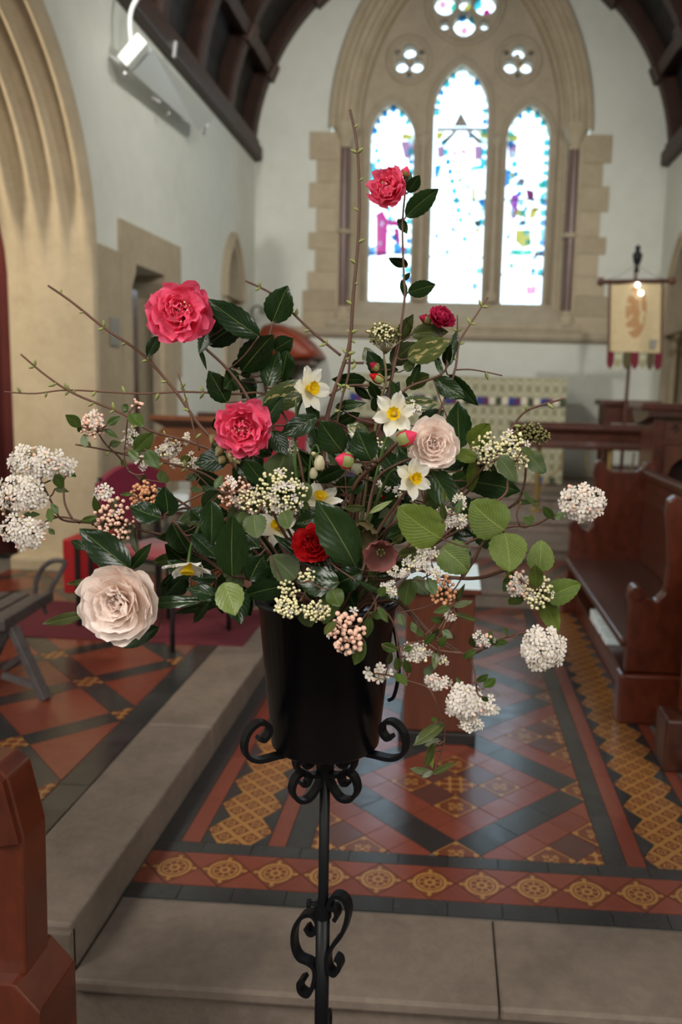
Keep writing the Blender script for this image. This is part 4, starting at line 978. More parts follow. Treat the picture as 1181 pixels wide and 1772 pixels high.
leafmat('leaf_olive', (.034,.046,.011), (.07,.08,.021), (.20,.21,.07), .36, .4)
leafmat('leaf_patched', (.030,.048,.012), (.075,.09,.022), (.22,.22,.07), .26, .6, blotch=.85)
leafmat('leaf_fresh', (.062,.098,.011), (.115,.15,.02), (.20,.24,.05), .5, .3, .2, (.12,.17,.05))
leafmat('leaf_round', (.034,.058,.009), (.058,.085,.014), (.14,.17,.04), .5, .4, .3, (.10,.14,.05))
leafmat('leaf_small', (.03,.058,.008), (.062,.098,.016), (.16,.19,.05), .4, .4, .5)
leafmat('leaf_lime', (.09,.13,.018), (.15,.19,.03), (.24,.27,.07), .4, .4)
def petalmat(name, base, edge, deep, rough=.55, sss=.0):
    t = NT(name); x, y, z = t.xyz(t.coord('UV')); n = t.noise(t.coord(), 6, 3)
    col = t.mix(t.math('MINIMUM', t.math('MAXIMUM', y*1.2-.1, 0), 1), deep, t.mix(n, base, edge))
    b = t.n.new('ShaderNodeBsdfPrincipled'); t.link(col, b.inputs['Base Color']); b.inputs['Roughness'].default_value = rough; b.inputs['Specular IOR Level'].default_value = .3
    t.link(t.bump(((x-.5)*60).sin()*.5+n, .15, .002), b.inputs['Normal'])
    tl = t.n.new('ShaderNodeBsdfTranslucent'); t.link(col, tl.inputs[0]); mx = t.n.new('ShaderNodeMixShader'); mx.inputs[0].default_value = .38
    t.link(b.outputs[0], mx.inputs[1]); t.link(tl.outputs[0], mx.inputs[2]); t.link(mx.outputs[0], t.out.inputs[0]); M[name] = t.m
petalmat('petal_pink', (.93,.10,.235), (.97,.24,.38), (.86,.06,.15))
petalmat('petal_dark', (.50,.012,.075), (.62,.04,.13), (.36,.006,.045))
petalmat('petal_red', (.72,.010,.018), (.80,.03,.035), (.55,.004,.01))
petalmat('petal_pale', (.97,.84,.78), (.98,.90,.85), (.95,.73,.58))
petalmat('petal_white', (.86,.83,.74), (.90,.88,.82), (.82,.76,.52))
petalmat('petal_yellow', (.92,.72,.03), (.95,.80,.10), (.85,.58,.01))
petalmat('petal_mauve', (.30,.10,.10), (.42,.17,.15), (.24,.10,.07))
petalmat('petal_bronze', (.13,.10,.045), (.20,.15,.07), (.10,.10,.03))
petalmat('floret_white', (.86,.78,.73), (.91,.85,.81), (.66,.56,.42))
plain('floret_eye', (.42,.36,.16), .7)
plain('bud_pink', (.80,.50,.38), .5, var=.22, vscale=300); plain('bud_cream', (.74,.67,.40), .5, var=.18, vscale=300); plain('bud_orange', (.58,.28,.14), .5, var=.25, vscale=300); plain('bud_olive', (.16,.15,.05), .5, var=.35, vscale=300)
plain('bud_green', (.22,.24,.07), .5, var=.25, vscale=60); plain('bud_scale', (.20,.16,.06), .5, var=.3, vscale=60)
plain('twig', (.105,.045,.026), .6, var=.35, vscale=30); plain('twig_dark', (.035,.020,.014), .6, var=.3, vscale=30); plain('stalk_green', (.07,.12,.03), .45, var=.2)
plain('stalk_brown', (.10,.075,.03), .6, var=.3)
def leaf_mesh(kind, seed):
    rnd = random.Random(seed); nu, nv = (8, 14); mb = MB(); uvs = []
    fold = rnd.uniform(.12, .38); curl = rnd.uniform(-.28, .10); wav = rnd.uniform(.0, .05); bend = rnd.uniform(-.08, .08)
    def width(v):
        if kind == 'round': return (math.sin(PI*min(1, v**.72))**.62 if 0 < v < 1 else 0)
        if kind == 'narrow': return math.sin(PI*v**.85)**.9 if 0 < v < 1 else 0
        w_ = math.sin(PI*v**.83)**.78 if 0 < v < 1 else 0
        return w_*(1-.25*max(0, (v-.78)/.22))
    ser = .018 if kind in ('cam', 'round') else .006
    for i in range(nv+1):
        v = i/nv; w_ = width(v)*.5
        for j in range(nu+1):
            u = j/nu*2-1; s = w_*u*(1+(ser*(1 if i % 2 else -1) if abs(u) > .99 else 0)*2)
            z = fold*abs(s)*(1.0) - fold*.8*s*s*2 + curl*(v-.3)**2*.8 + wav*math.sin(v*9+u*2)*abs(u)
            mb.v.append((s+bend*(v-v*v)*2, v, z)); uvs.append((j/nu, v))
    for i in range(nv):
        for j in range(nu): a = i*(nu+1)+j; mb.f.append((a, a+1, a+nu+2, a+nu+1))
    me = bpy.data.meshes.new('leaf'); me.from_pydata(mb.v, [], mb.f); ul = me.uv_layers.new()
    for l in me.loops: ul.data[l.index].uv = uvs[l.vertex_index]
    for p in me.polygons: p.use_smooth = True
    return me
LK = dict(cam=('cam', 'leaf_camellia'), oli=('cam', 'leaf_olive'), pat=('cam', 'leaf_patched'), vib=('round', 'leaf_fresh'), rnd=('round', 'leaf_round'), sm=('narrow', 'leaf_small'), lime=('cam', 'leaf_lime'), nar=('narrow', 'leaf_camellia'))
LM = {}
def leafdata(k):
    sh_, mt = LK[k]; key = (k, random.randrange(6))
    if key not in LM: LM[key] = leaf_mesh(sh_, hash((sh_, key[1]*7+3)) if False else key[1]*31+len(sh_)); LM[key].materials.append(M[mt])
    return LM[key]
def frame(d, n):
    d = d.normalized(); n = (n - d*n.dot(d)).normalized(); s = d.cross(n); return s, d, n
LF = [tuple(f.vertices) for f in leafdata('cam').polygons]
def leaf_matrix(b, t, w_, r):
    """a leaf from base point b to tip t, apparent width w_ (m)"""
    d = t-b; L = max(d.length, 1e-4); s, dn, n = frame(d, (EYE-(b+t)/2)); q = Matrix.Rotation(r, 3, dn); s, n = q @ s, q @ n
    ww = w_/max(.6, math.cos(r)); h = max(ww, L*.5)
    return Matrix(((s.x*ww, dn.x*L, n.x*h, b.x), (s.y*ww, dn.y*L, n.y*h, b.y), (s.z*ww, dn.z*L, n.z*h, b.z), (0, 0, 0, 1)))
MM = .001                        # one photo pixel at the depth of the flowers is about a millimetre
GROUPS = dict(flowering_camellia='camellias in bloom in the arrangement', camellia_spray='leafy camellia sprays in the arrangement', daffodil='daffodils in the arrangement', hellebore='hellebores in the arrangement', viburnum_spray='viburnum sprays in the arrangement', trailing_sprig='trailing sprigs in the arrangement', white_blossom_sprig='fine white blossom sprigs in the arrangement', budding_twig='budding twigs in the arrangement')
from mathutils.bvhtree import BVHTree
def over_rim(P):
    """a stem that goes into the bucket passes over its rim, not through its side"""
    rad = lambda p: math.hypot(p.x-SX, p.y-SY)
    for i in range(len(P)-1):
        if rad(P[i]) > rt+.004 >= rad(P[i+1]):
            lift = zt+.013-min(P[i].z, P[i+1].z)
            if lift > 0:
                c = P[i]; return [p+Vector((0, 0, lift*math.exp(-((p-c).length/.07)**2))) if rad(p) > rt-.05 else p+Vector((0, 0, lift*math.exp(-((p-c).length/.05)**2))) for p in P]
    return P
SPRAYS = []
class Spray:
    def __init__(s, name, label, cat, D, group=None, root=None):
        s.D = D; s.mb = MB(); s.paths = []; s.root = thing(name, root or (SX, SY, zt-.02), label, cat, group or GROUPS.get(name)); s.mat = 'twig'; s.todo = []
    def stem(s, pts, r=2.2, r1=None, d0=None, d1=None):
        """pts in photo pixels from the outer end to the bucket; depth runs from d0 to d1"""
        d0 = s.D if d0 is None else d0; d1 = d0 if d1 is None else d1; n = len(pts)
        P = [at(x, y, d0+(d1-d0)*(i/max(1, n-1))) for i, (x, y) in enumerate(pts)]
        P = over_rim(smooth_path(P, 5)); r1 = r*1.6 if r1 is None else r1
        s.mb.tube(P, [(r+(r1-r)*i/(len(P)-1))*MM for i in range(len(P))], 7); s.paths += P; return P
    def near(s, p): return min(s.paths, key=lambda q: (q-p).length) if s.paths else p
    def leaf(s, k, bx, by, tx, ty, w_, dz=None, roll=None):
        d0 = s.D+(random.uniform(-.02, .02) if dz is None else dz)
        s.todo.append((k, bx, by, tx, ty, w_*MM*s.D/1.448, d0, d0+random.uniform(-.035, .02), random.uniform(-.55, .55) if roll is None else roll, leafdata(k)))
    def leaves(s, *L):
        for l in L: s.leaf(*l)
    def done(s, mat=None): s.mat = mat or s.mat; SPRAYS.append(s); return s.root
def solid(obs):
    V, Fc = [], []
    for o in obs:
        m = WM[o.name]; n = len(V); V += [m @ v.co for v in o.data.vertices]; Fc += [tuple(n+i for i in f.vertices) for f in o.data.polygons]
    return BVHTree.FromPolygons(V, Fc) if Fc else None
def settle():
    """grow the leaves: each slides nearer or farther until it clears the blooms and the other leaves"""
    kids = {}
    for o in COL.objects:
        if o.parent: kids.setdefault(o.parent.name, []).append(o)
    def below(o): return [c for k in kids.get(o.name, []) for c in [k]+below(k)]
    blooms = [b for b in (solid([o for o in below(s.root) if o.type == 'MESH' and not o.name.startswith(('stamens', 'flower_head'))]) for s in SPRAYS) if b]
    blooms.append(solid([o for o in below(bk_)])); grown = []
    stems = [(s, BVHTree.FromPolygons(s.mb.v, s.mb.f)) for s in SPRAYS]
    for s in SPRAYS:
        for k, bx, by, tx, ty, w_, d0, d1, roll, me in s.todo:
            best = None
            for dd in (0, .014, .028, .042, .056, -.014, -.028, .075, .095, -.042):
                b, t = at(bx, by, d0+dd), at(tx, ty, d1+dd); mw = leaf_matrix(b, t, w_, roll)
                V = [mw @ v.co for v in me.vertices]; lo = [min(v[i] for v in V) for i in range(3)]; hi = [max(v[i] for v in V) for i in range(3)]
                bv = BVHTree.FromPolygons(V, LF); n = 3*sum(len(bv.overlap(q)) for q in blooms)+sum(len(bv.overlap(q)) for s2, q in stems if s2 is not s)
                if best is None or n < best[0]: n += sum(len(bv.overlap(q)) for l2, h2, q in grown if all(lo[i] < h2[i] and hi[i] > l2[i] for i in range(3)))
                if best is None or n < best[0]: best = (n, b, t, mw, lo, hi, bv)
                if n == 0: break
            n, b, t, mw, lo, hi, bv = best; put('leaf', me, s.root, mw); grown.append((lo, hi, bv))
            q = s.near(b)
            if (q-b).length > .002: s.mb.tube(over_rim(smooth_path([b+(t-b)*.02, b.lerp(q, .5)+Vector((0, 0, -.004)), q], 4)), .0013, 5)
        obj('stem', s.mb, s.mat, s.root, smooth=True)
# ---- petals
def petal_mesh(seed, mat, cup=.35, ruff=.06, notch=.1, wr=.95):
    rnd = random.Random(seed); nu, nv = 8, 8; ph = rnd.random()*6; ph2 = rnd.random()*6; V = []; uvs = []; Fc = []
    for i in range(nv+1):
        v = i/nv; wv = wr*.5*(.22+.78*math.sin(PI/2*min(1, v/.62))**1.0)*(math.sqrt(max(0, 1-((v-.62)/.42)**2)) if v > .62 else 1)
        for j in range(nu+1):
            u = j/nu*2-1
            y = v*(1-notch*(1-abs(u))**2*(v > .9)) + .03*math.sin(u*5+ph)*v*v
            z = cup*(u*u*.35*v + (v*v-.5*v)*.55) + ruff*math.sin(u*4.5+ph2)*v*v + ruff*.7*math.sin(v*7+ph+u*3)*v
            V.append((wv*u, y, z)); uvs.append((j/nu, v))
    for i in range(nv):
        for j in range(nu): a = i*(nu+1)+j; Fc.append((a, a+1, a+nu+2, a+nu+1))
    me = bpy.data.meshes.new('petal'); me.from_pydata(V, [], Fc); ul = me.uv_layers.new()
    for l in me.loops: ul.data[l.index].uv = uvs[l.vertex_index]
    for p in me.polygons: p.use_smooth = True
    me.materials.append(M[mat]); return me
PM = {}
def petal(kind, mat, **kw):
    key = (kind, mat, random.randrange(5))
    if key not in PM: PM[key] = petal_mesh(key[2]*17+5, mat, **kw)
    return PM[key]
def axes(a):
    a = Vector(a).normalized(); u = a.cross(Vector((0, 0, 1))); u = u.normalized() if u.length > .1 else Vector((1, 0, 0)); return u, a.cross(u).normalized() * -1, a
def bloom(s, x, y, r, axis, mat, style, dz=-.01, core='bud_cream'):
    """double flower: rings of petals round an axis"""
    c = at(x, y, s.D+dz); U, V_, A_ = axes(axis); r = r*MM*s.D/1.448
    cr = obj('bloom', MB().ball(c-A_*r*.12, r*.16, 10, 7), 'bud_green' if style != 'pale' else 'petal_pale', s.root, smooth=True)
    if style == 'informal': rings = [(1.0, 8, 82, .95, .0), (.96, 7, 64, .95, .4), (.76, 8, 50, .85, .1), (.60, 7, 38, .8, .7), (.46, 7, 26, .8, .2), (.36, 6, 14, .8, .5)]
    elif style == 'pale': rings = [(1.0, 9, 84, 1.0, 0), (.95, 9, 72, 1.0, .35), (.82, 8, 60, 1.0, .1), (.68, 8, 48, .95, .5), (.54, 7, 36, .95, .2), (.40, 6, 24, .95, .6), (.28, 5, 12, .9, .1)]
    elif style == 'side': rings = [(1.0, 8, 74, .9, 0), (.95, 8, 56, .85, .3), (.9, 7, 38, .8, .5), (.85, 7, 22, .7, .1), (.8, 5, 8, .6, .4)]
    for k, (L, n, tilt, wr, ph) in enumerate(rings):
        for j in range(n):
            a = 2*PI*(j+ph)/n + random.uniform(-.14, .14); tl = math.radians(tilt+random.uniform(-9, 9)*(1.4 if style == 'informal' else .7))
            rad = U*math.cos(a)+V_*math.sin(a); d = rad*math.sin(tl)+A_*math.cos(tl); n_ = A_*math.sin(tl)-rad*math.cos(tl)
            sd = d.cross(n_); l = L*r*random.uniform(.9, 1.06); ww = l*random.uniform(1.0, 1.3)*(1.12 if style == 'pale' else 1.0 if style != 'side' else .75)
            b = c - A_*r*(.10-.03*k)
            if style == 'informal' and k > 1: b = b + (U*random.uniform(-.12, .12)+V_*random.uniform(-.12, .12))*r
            mw = Matrix(((sd.x*ww, d.x*l, n_.x*l, b.x), (sd.y*ww, d.y*l, n_.y*l, b.y), (sd.z*ww, d.z*l, n_.z*l, b.z), (0, 0, 0, 1)))
            put('petal', petal(style, mat, cup=.55 if style == 'informal' else .42, ruff=.115 if style == 'informal' else .035, notch=.12 if style == 'informal' else .05), cr, mw)
    if style == 'informal':
        mb = MB()
        for k in range(16):
            o = c+A_*r*.12+(U*random.uniform(-.3, .3)+V_*random.uniform(-.3, .3))*r; e = o+A_*r*random.uniform(.18, .32)+(U*random.uniform(-.1, .1)+V_*random.uniform(-.1, .1))*r
            mb.tube([o, e], .0007, 4).ball(e, .0016, 6, 4)
        obj('stamens', mb, core, cr)
    q = s.near(c)
    if (q-c).length > .004: s.mb.tube(smooth_path([c-A_*r*.15, (c-A_*r*.5).lerp(q, .4), q], 4), .0022, 6)
    return cr
def closed_bud(s, x, y, tx, ty, r, mat, sep='bud_green', dz=-.01):
    """pointed bud from (x,y) to its tip (tx,ty), showing petals at the tip, scales at the base"""
    b, t = at(x, y, s.D+dz), at(tx, ty, s.D+dz-.01); d = t-b; sa, dn, n = frame(d, EYE-b); L = d.length; r *= MM
    R = Matrix((sa, n, dn)).transposed()
    o = obj('flower_bud', MB().lathe(b, [(0, 0), (r*.75, L*.12), (r, L*.36), (r*.86, L*.6), (r*.5, L*.82), (r*.2, L*.97), (0, L*1.04)], 12, R), mat, s.root, smooth=True)
    for k in range(4): obj('bud_scale', MB().lathe(b, [(0, -.001), (r*.85, L*.12), (r*1.07, L*.40), (r*.95, L*(.58+.08*(k % 2)))], 4, R, a0=k*PI/2-.55, a1=k*PI/2+.75), sep, o, smooth=True)
    q = s.near(b)
    if (q-b).length > .003: s.mb.tube([b, b.lerp(q, .5), q], .0018, 6)
# ---- florets and bud clusters
def floret_mesh(seed):
    rnd = random.Random(seed); V = [(0, 0, -.25)]; Fc = []; mats = []
    for k in range(5):
        a = 2*PI*k/5+rnd.uniform(-.1, .1); b0 = len(V)
        for rr, da, z in ((.26, -.45, -.1), (.26, .45, -.1), (.72, -.46, .02), (.72, .46, .02), (1.0, -.24, .06), (1.0, .24, .06)):
            V.append((rr*math.cos(a+da), rr*math.sin(a+da), z+rnd.uniform(-.08, .08)))
        Fc += [(0, b0, b0+1), (b0, b0+2, b0+3, b0+1), (b0+2, b0+4, b0+5, b0+3)]; mats += [1, 0, 0]
    me = bpy.data.meshes.new('floret'); me.from_pydata(V, [], Fc); me.materials.append(M['floret_white']); me.materials.append(M['floret_eye'])
    for p, m in zip(me.polygons, mats): p.material_index = m; p.use_smooth = True
    me.uv_layers.new()
    for l in me.loops: me.uv_layers[0].data[l.index].uv = (.5, .8)
    return me
FLM = [floret_mesh(i) for i in range(5)]
BUDV, BUDF = None, None
def cluster(s, x, y, rx_, ry_, nfl, nbud, budmat='bud_pink', fr=6.8, br=3.2, dz=0., core=None, dome=.75, stalk='stalk_green', up=0.):
    """umbel of florets and buds on stalks: a dome facing the viewer"""
    c = at(x, y, s.D+dz+.012); k = MM*s.D/1.448; rx_, ry_, fr, br = rx_*k, ry_*k, fr*k*1.2, br*k*1.05
    st_, bu = MB(), MB(); core_pt = c+Vector((0, .012, -ry_*.2))
    hd_ = None; todo = []
    N = nfl+nbud; ga = PI*(3-math.sqrt(5))
    order = list(range(N)); random.shuffle(order); fl_ids = set(order[:nfl])
    for i in range(N):
        rho = math.sqrt((i+.5)/N); a = i*ga+random.uniform(-.2, .2)
        ex, ez = rho*math.cos(a), rho*math.sin(a)
        h = math.sqrt(max(0, 1-min(1, rho*rho)*.92))
        p = c+Vector((ex*rx_, -h*min(rx_, ry_)*dome, ez*ry_))+Vector((random.uniform(-1, 1), random.uniform(-1, 1), random.uniform(-1, 1)))*fr*.45
        n_ = Vector((ex*.9, -h-.25, ez*.9+.15+up)).normalized()
        st_.tube([core_pt, core_pt.lerp(p, .6)+Vector((0, 0, -.001)), p-n_*fr*.2], .0006, 4, cap=False)
        if i in fl_ids: todo.append((p, n_))
        else:
            e = p+n_*br*.8; q = br*random.uniform(.75, 1.15); sa, dn, nn = frame(n_, Vector((.3, .2, 1))); R = Matrix((sa, nn, dn)).transposed()
            bu.lathe(p, [(0, -q*.9), (q*.55, -q*.6), (q*.95, q*.1), (q*.7, q*.8), (0, q*1.15)], 7, R)
    hd_ = obj('flower_head', st_, stalk, s.root, smooth=True)
    for p, n_ in todo:
        q = n_.to_track_quat('Z', 'Y').to_matrix() @ Matrix.Rotation(random.random()*6, 3, 'Z') @ Matrix.Rotation(random.uniform(-.35, .35), 3, 'X')
        f_ = fr*random.uniform(.85, 1.1); put('floret', random.choice(FLM), hd_, Matrix.Translation(p) @ (q.to_4x4() @ Matrix.Diagonal((f_, f_, f_, 1))))
    if nbud: tag(obj('buds', bu, budmat, hd_, smooth=True, fix=False), kind='stuff')
    q = s.near(core_pt)
    if (q-core_pt).length > .004: s.mb.tube(smooth_path([core_pt, core_pt.lerp(q, .5)+Vector((0, .004, -.003)), q], 3), .0015, 6)
def nodebuds(s, P, step=.04, r=.0045, mat='bud_green', start=.0, end=1.):
    """pairs of swelling leaf buds along a bare twig"""
    acc = 0; n = len(P); k = 0
    for i in range(int(n*start), int((n-1)*end)):
        acc += (P[i+1]-P[i]).length
        if acc > step:
            acc = random.uniform(-.012, .006); d = (P[i+1]-P[i]).normalized(); k += 1
            side = d.cross(Vector((0, 1, 0))).normalized()*(1 if k % 2 else -1)
            for m in range(random.choice((1, 1, 2))):
                dr = (-d*.55+side*(1 if m == 0 else -1)+Vector((0, random.uniform(-.6, .2), 0))).normalized(); q = r*random.uniform(.7, 1.15)
                sa, dn, nn = frame(dr, Vector((.2, .3, 1))); R = Matrix((sa, nn, dn)).transposed()
                obj('leaf_bud', MB().lathe(P[i], [(0, -q*.2), (q*.35, q*.2), (q*.55, q*1.0), (q*.35, q*1.8), (0, q*2.4)], 7, R), mat, s.root, smooth=True)
BQ = 1.45
# ---- camellias
s = Spray('flowering_camellia', 'tall upright camellia stem topped by one deep pink bloom before the window', 'flower', 1.50)
s.stem([(702, 330), (697, 390), (699, 470), (701, 510), (695, 560), (688, 610), (660, 730), (610, 900), (580, 1070)], 1.6, 3, d1=BQ)
bloom(s, 676, 327, 37, (-.45, -.85, .25), 'petal_pink', 'informal'); closed_bud(s, 700, 306, 705, 288, 8, 'petal_pink')
s.leaves(('cam', 706, 333, 727, 303, 22), ('cam', 702, 375, 760, 326, 34, None, .1), ('cam', 690, 379, 706, 405, 16), ('cam', 706, 460, 673, 447, 17), ('cam', 706, 506, 755, 492, 28, None, .2), ('cam', 696, 484, 702, 518, 12), ('cam', 700, 485, 710, 472, 9), ('cam', 700, 330, 712, 298, 16, .01))
s.done()
s = Spray('flowering_camellia', 'camellia stem with a ruffled bright pink bloom before the stone doorway', 'flower', 1.38)
s.stem([(330, 560), (352, 598), (395, 640), (435, 700), (480, 820), (540, 960), (555, 1070)], 2.0, 3.5, d1=BQ)
bloom(s, 313, 546, 57, (.05, -1, .12), 'petal_pink', 'informal')
s.leaves(('cam', 450, 583, 359, 517, 46, .01, .15), ('cam', 402, 556, 350, 546, 30, .02), ('cam', 360, 596, 432, 550, 46, -.01, -.1), ('cam', 273, 582, 254, 618, 22), ('cam', 359, 573, 344, 612, 20), ('cam', 345, 600, 358, 640, 8))
s.done()
s = Spray('flowering_camellia', 'camellia stem with a bright pink bloom among leaves below the reading lamp', 'flower', 1.32)
s.stem([(428, 750), (445, 820), (490, 920), (545, 1000), (560, 1070)], 2.2, 3.5, d1=BQ)
bloom(s, 424, 742, 53, (.0, -1, .02), 'petal_pink', 'informal')
s.leaves(('cam', 470, 745, 497, 788, 34), ('cam', 424, 795, 461, 846, 34), ('cam', 412, 800, 440, 828, 26), ('cam', 462, 848, 426, 828, 24), ('cam', 396, 793, 336, 802, 40, .01, .2), ('cam', 470, 788, 440, 770, 30, .02), ('cam', 372, 745, 390, 710, 20, .02))
for a in ((372, 752, 366, 768), (385, 772, 374, 790), (398, 778, 402, 800), (388, 790, 380, 802), (405, 790, 415, 802)): closed_bud(s, a[0], a[1], a[2], a[3], 7, 'bud_scale', 'bud_scale')
s.done()
s = Spray('flowering_camellia', 'camellia stem with one small crimson bloom and bronze-tinged leaves under the window sill', 'flower', 1.47)
s.stem([(760, 565), (772, 640), (705, 672), (665, 720), (630, 830), (590, 1070)], 1.8, 3.5, d1=BQ); s.stem([(688, 590), (680, 640), (668, 715)], 1.8)
bloom(s, 762, 556, 27, (.35, -.6, .6), 'petal_dark', 'side'); closed_bud(s, 748, 556, 726, 548, 9, 'petal_dark')
s.leaves(('oli', 688, 594, 716, 543, 25), ('oli', 712, 578, 777, 574, 32, .0, .1), ('pat', 705, 621, 781, 588, 42, -.01, .0), ('oli', 676, 630, 722, 592, 36), ('cam', 664, 655, 636, 606, 30, -.02), ('oli', 645, 632, 631, 600, 24), ('cam', 634, 657, 574, 656, 24), ('cam', 614, 667, 642, 692, 16),
         ('cam', 580, 704, 633, 697, 18), ('pat', 685, 702, 761, 697, 30, -.03, .0), ('cam', 752, 654, 806, 690, 34), ('cam', 778, 648, 829, 703, 26), ('cam', 797, 776, 793, 693, 46, -.01, .15), ('cam', 724, 740, 770, 710, 36, .01, .1), ('cam', 776, 634, 791, 570, 17), ('cam', 770, 631, 781, 595, 17), ('cam', 765, 648, 754, 612, 12),
         ('cam', 714, 662, 728, 626, 14), ('rnd', 704, 668, 744, 648, 28, .02), ('rnd', 700, 640, 719, 626, 18), ('cam', 668, 702, 692, 660, 24), ('cam', 690, 694, 678, 658, 16, -.02), ('cam', 650, 712, 648, 686, 16), ('cam', 582, 733, 624, 714, 22), ('cam', 572, 726, 595, 713, 11), ('cam', 655, 690, 640, 660, 20), ('cam', 660, 735, 690, 745, 24), ('oli', 640, 740, 612, 745, 26), ('cam', 670, 680, 710, 690, 20), ('cam', 655, 640, 690, 640, 22, .02))
closed_bud(s, 664, 660, 640, 648, 9, 'petal_red'); closed_bud(s, 655, 640, 641, 628, 8, 'petal_dark')
s.done()
s = Spray('flowering_camellia', 'camellia stem with the largest pale blush bloom low beside the folding chair', 'flower', 1.27)
s.stem([(225, 1040), (300, 1045), (385, 1035), (450, 1020), (540, 1040), (555, 1080)], 2.2, 3.5, d1=BQ)
bloom(s, 210, 1041, 74, (-.12, -1, .05), 'petal_pale', 'pale')
s.leaves(('cam', 225, 985, 137, 914, 60, .02, .1), ('cam', 350, 1040, 244, 1046, 24, -.05, .3), ('oli', 148, 1062, 72, 1080, 22, .02), ('oli', 152, 1006, 116, 1010, 12, .03), ('oli', 165, 1015, 135, 1025, 16, .03), ('cam', 275, 1085, 213, 1122, 30, .04), ('cam', 385, 1035, 322, 1018, 28), ('cam', 362, 1040, 333, 1080, 18), ('lime', 388, 1008, 408, 1066, 52, -.02, .2), ('cam', 400, 1010, 418, 1080, 52, .02), ('cam', 390, 1040, 300, 1062, 18), ('cam', 330, 1000, 290, 970, 34, .02), ('cam', 376, 1000, 330, 1000, 26, .03), ('cam', 225, 985, 262, 940, 22, .04), ('cam', 150, 950, 122, 935, 18, .05))
s.done()
s = Spray('flowering_camellia', 'camellia stem with a pale blush bloom beside the upper daffodil', 'flower', 1.33)
s.stem([(745, 780), (730, 820), (680, 880), (620, 980), (590, 1080)], 2.2, 3.5, d1=BQ)
bloom(s, 749, 769, 47, (.12, -1, .1), 'petal_pale', 'pale')
s.leaves(('cam', 745, 812, 787, 884, 52, .04, .1), ('cam', 808, 832, 902, 850, 50, .05, .2), ('cam', 760, 800, 815, 790, 40, .06), ('cam', 800, 815, 845, 800, 30, .06), ('cam', 790, 860, 830, 900, 36, .06), ('cam', 720, 830, 690, 800, 30, .06), ('rnd', 735, 870, 790, 850, 36, .07))
s.done()
s = Spray('flowering_camellia', 'camellia stem with a scarlet bloom cupped in dark leaves above the bucket', 'flower', 1.33)
s.stem([(548, 950), (560, 985), (568, 1030), (570, 1080)], 2.2, 3.5, d1=BQ)
bloom(s, 541, 945, 41, (.05, -.9, .45), 'petal_red', 'side')
s.leaves(('cam', 616, 980, 547, 864, 70, -.04, .25), ('cam', 576, 990, 551, 944, 32, -.05), ('cam', 628, 990, 574, 1012, 46, -.02, .2), ('nar', 548, 982, 472, 924, 20, -.04), ('rnd', 512, 1002, 469, 962, 50, -.02, .0), ('cam', 588, 1008, 512, 1004, 54, -.03, .2), ('cam', 560, 892, 510, 906, 34, .0), ('cam', 566, 920, 508, 916, 22, -.01), ('cam', 625, 985, 585, 945, 34, .0), ('nar', 614, 1003, 690, 1043, 10, -.05), ('nar', 648, 998, 750, 978, 16, -.05, .1), ('rnd', 575, 1030, 560, 1080, 40, -.02))
s.done()
s = Spray('flowering_camellia', 'camellia stem with two plump pink buds in the middle of the arrangement', 'flower', 1.30)
s.stem([(690, 764), (655, 800), (618, 835), (606, 880), (598, 960), (590, 1080)], 3.0, 4.2, d1=BQ); s.stem([(720, 790), (660, 820), (640, 870), (630, 960)], 2.0, 2.5, d0=1.36)
closed_bud(s, 690, 765, 721, 750, 14, 'petal_pink', 'lime_scale' if 'lime_scale' in M else 'bud_green'); closed_bud(s, 612, 800, 581, 793, 14, 'petal_pink', 'bud_green')
s.leaves(('cam', 594, 783, 553, 727, 50, -.0, .1), ('cam', 643, 798, 617, 741, 46, -.02, -.2), ('cam', 546, 833, 604, 806, 26, .03), ('cam', 625, 800, 650, 745, 30, .03), ('pat', 640, 760, 600, 735, 34, .05), ('cam', 630, 830, 600, 850, 34, .06), ('cam', 660, 820, 690, 840, 30, .06))
s.done()
s = Spray('flowering_camellia', 'camellia stem with a half-hidden red bloom behind the drooping daffodil', 'flower', 1.52)
s.stem([(680, 870), (650, 930), (610, 1070)], 2, 3, d1=BQ)
bloom(s, 684, 857, 26, (-.3, -.8, .5), 'petal_red', 'side')
s.leaves(('rnd', 702, 882, 653, 906, 42, -.04), ('cam', 660, 890, 640, 930, 30, .01), ('cam', 640, 850, 620, 880, 30, .04)); s.done()
# ---- leafy camellia sprays without flowers
s = Spray('camellia_spray', 'glossy leafy camellia spray rising in front of the wooden canopy', 'foliage', 1.43)
s.stem([(473, 556), (462, 605), (458, 660), (470, 720), (490, 820), (545, 960), (565, 1070)], 1.8, 3.5, d1=BQ)
s.leaves(('cam', 471, 559, 498, 494, 50, None, .0), ('cam', 418, 644, 474, 579, 52, -.02, .1), ('cam', 474, 606, 508, 586, 34, .02), ('cam', 462, 670, 484, 608, 36), ('cam', 488, 658, 497, 606, 42, .02), ('cam', 403, 637, 422, 619, 14), ('cam', 413, 647, 388, 673, 36), ('cam', 393, 697, 361, 641, 40, None, .1), ('cam', 418, 650, 434, 647, 12), ('cam', 416, 657, 444, 692, 28), ('pat', 455, 704, 538, 659, 48, -.03, .0), ('cam', 454, 737, 491, 686, 34, -.03), ('cam', 549, 721, 485, 753, 36, -.01, .2), ('cam', 551, 726, 529, 697, 24), ('cam', 480, 665, 500, 640, 34, .03), ('cam', 440, 655, 420, 690, 30, .03))
s.done()
s = Spray('camellia_spray', 'dark leafy camellia spray with one upright pointed leaf left of the bucket', 'foliage', 1.32)
s.stem([(300, 900), (350, 960), (400, 995), (470, 1010), (540, 1050), (555, 1080)], 2, 3.5, d1=BQ); s.stem([(280, 893), (320, 870), (372, 850), (410, 880), (470, 960)], 1.6, 2)
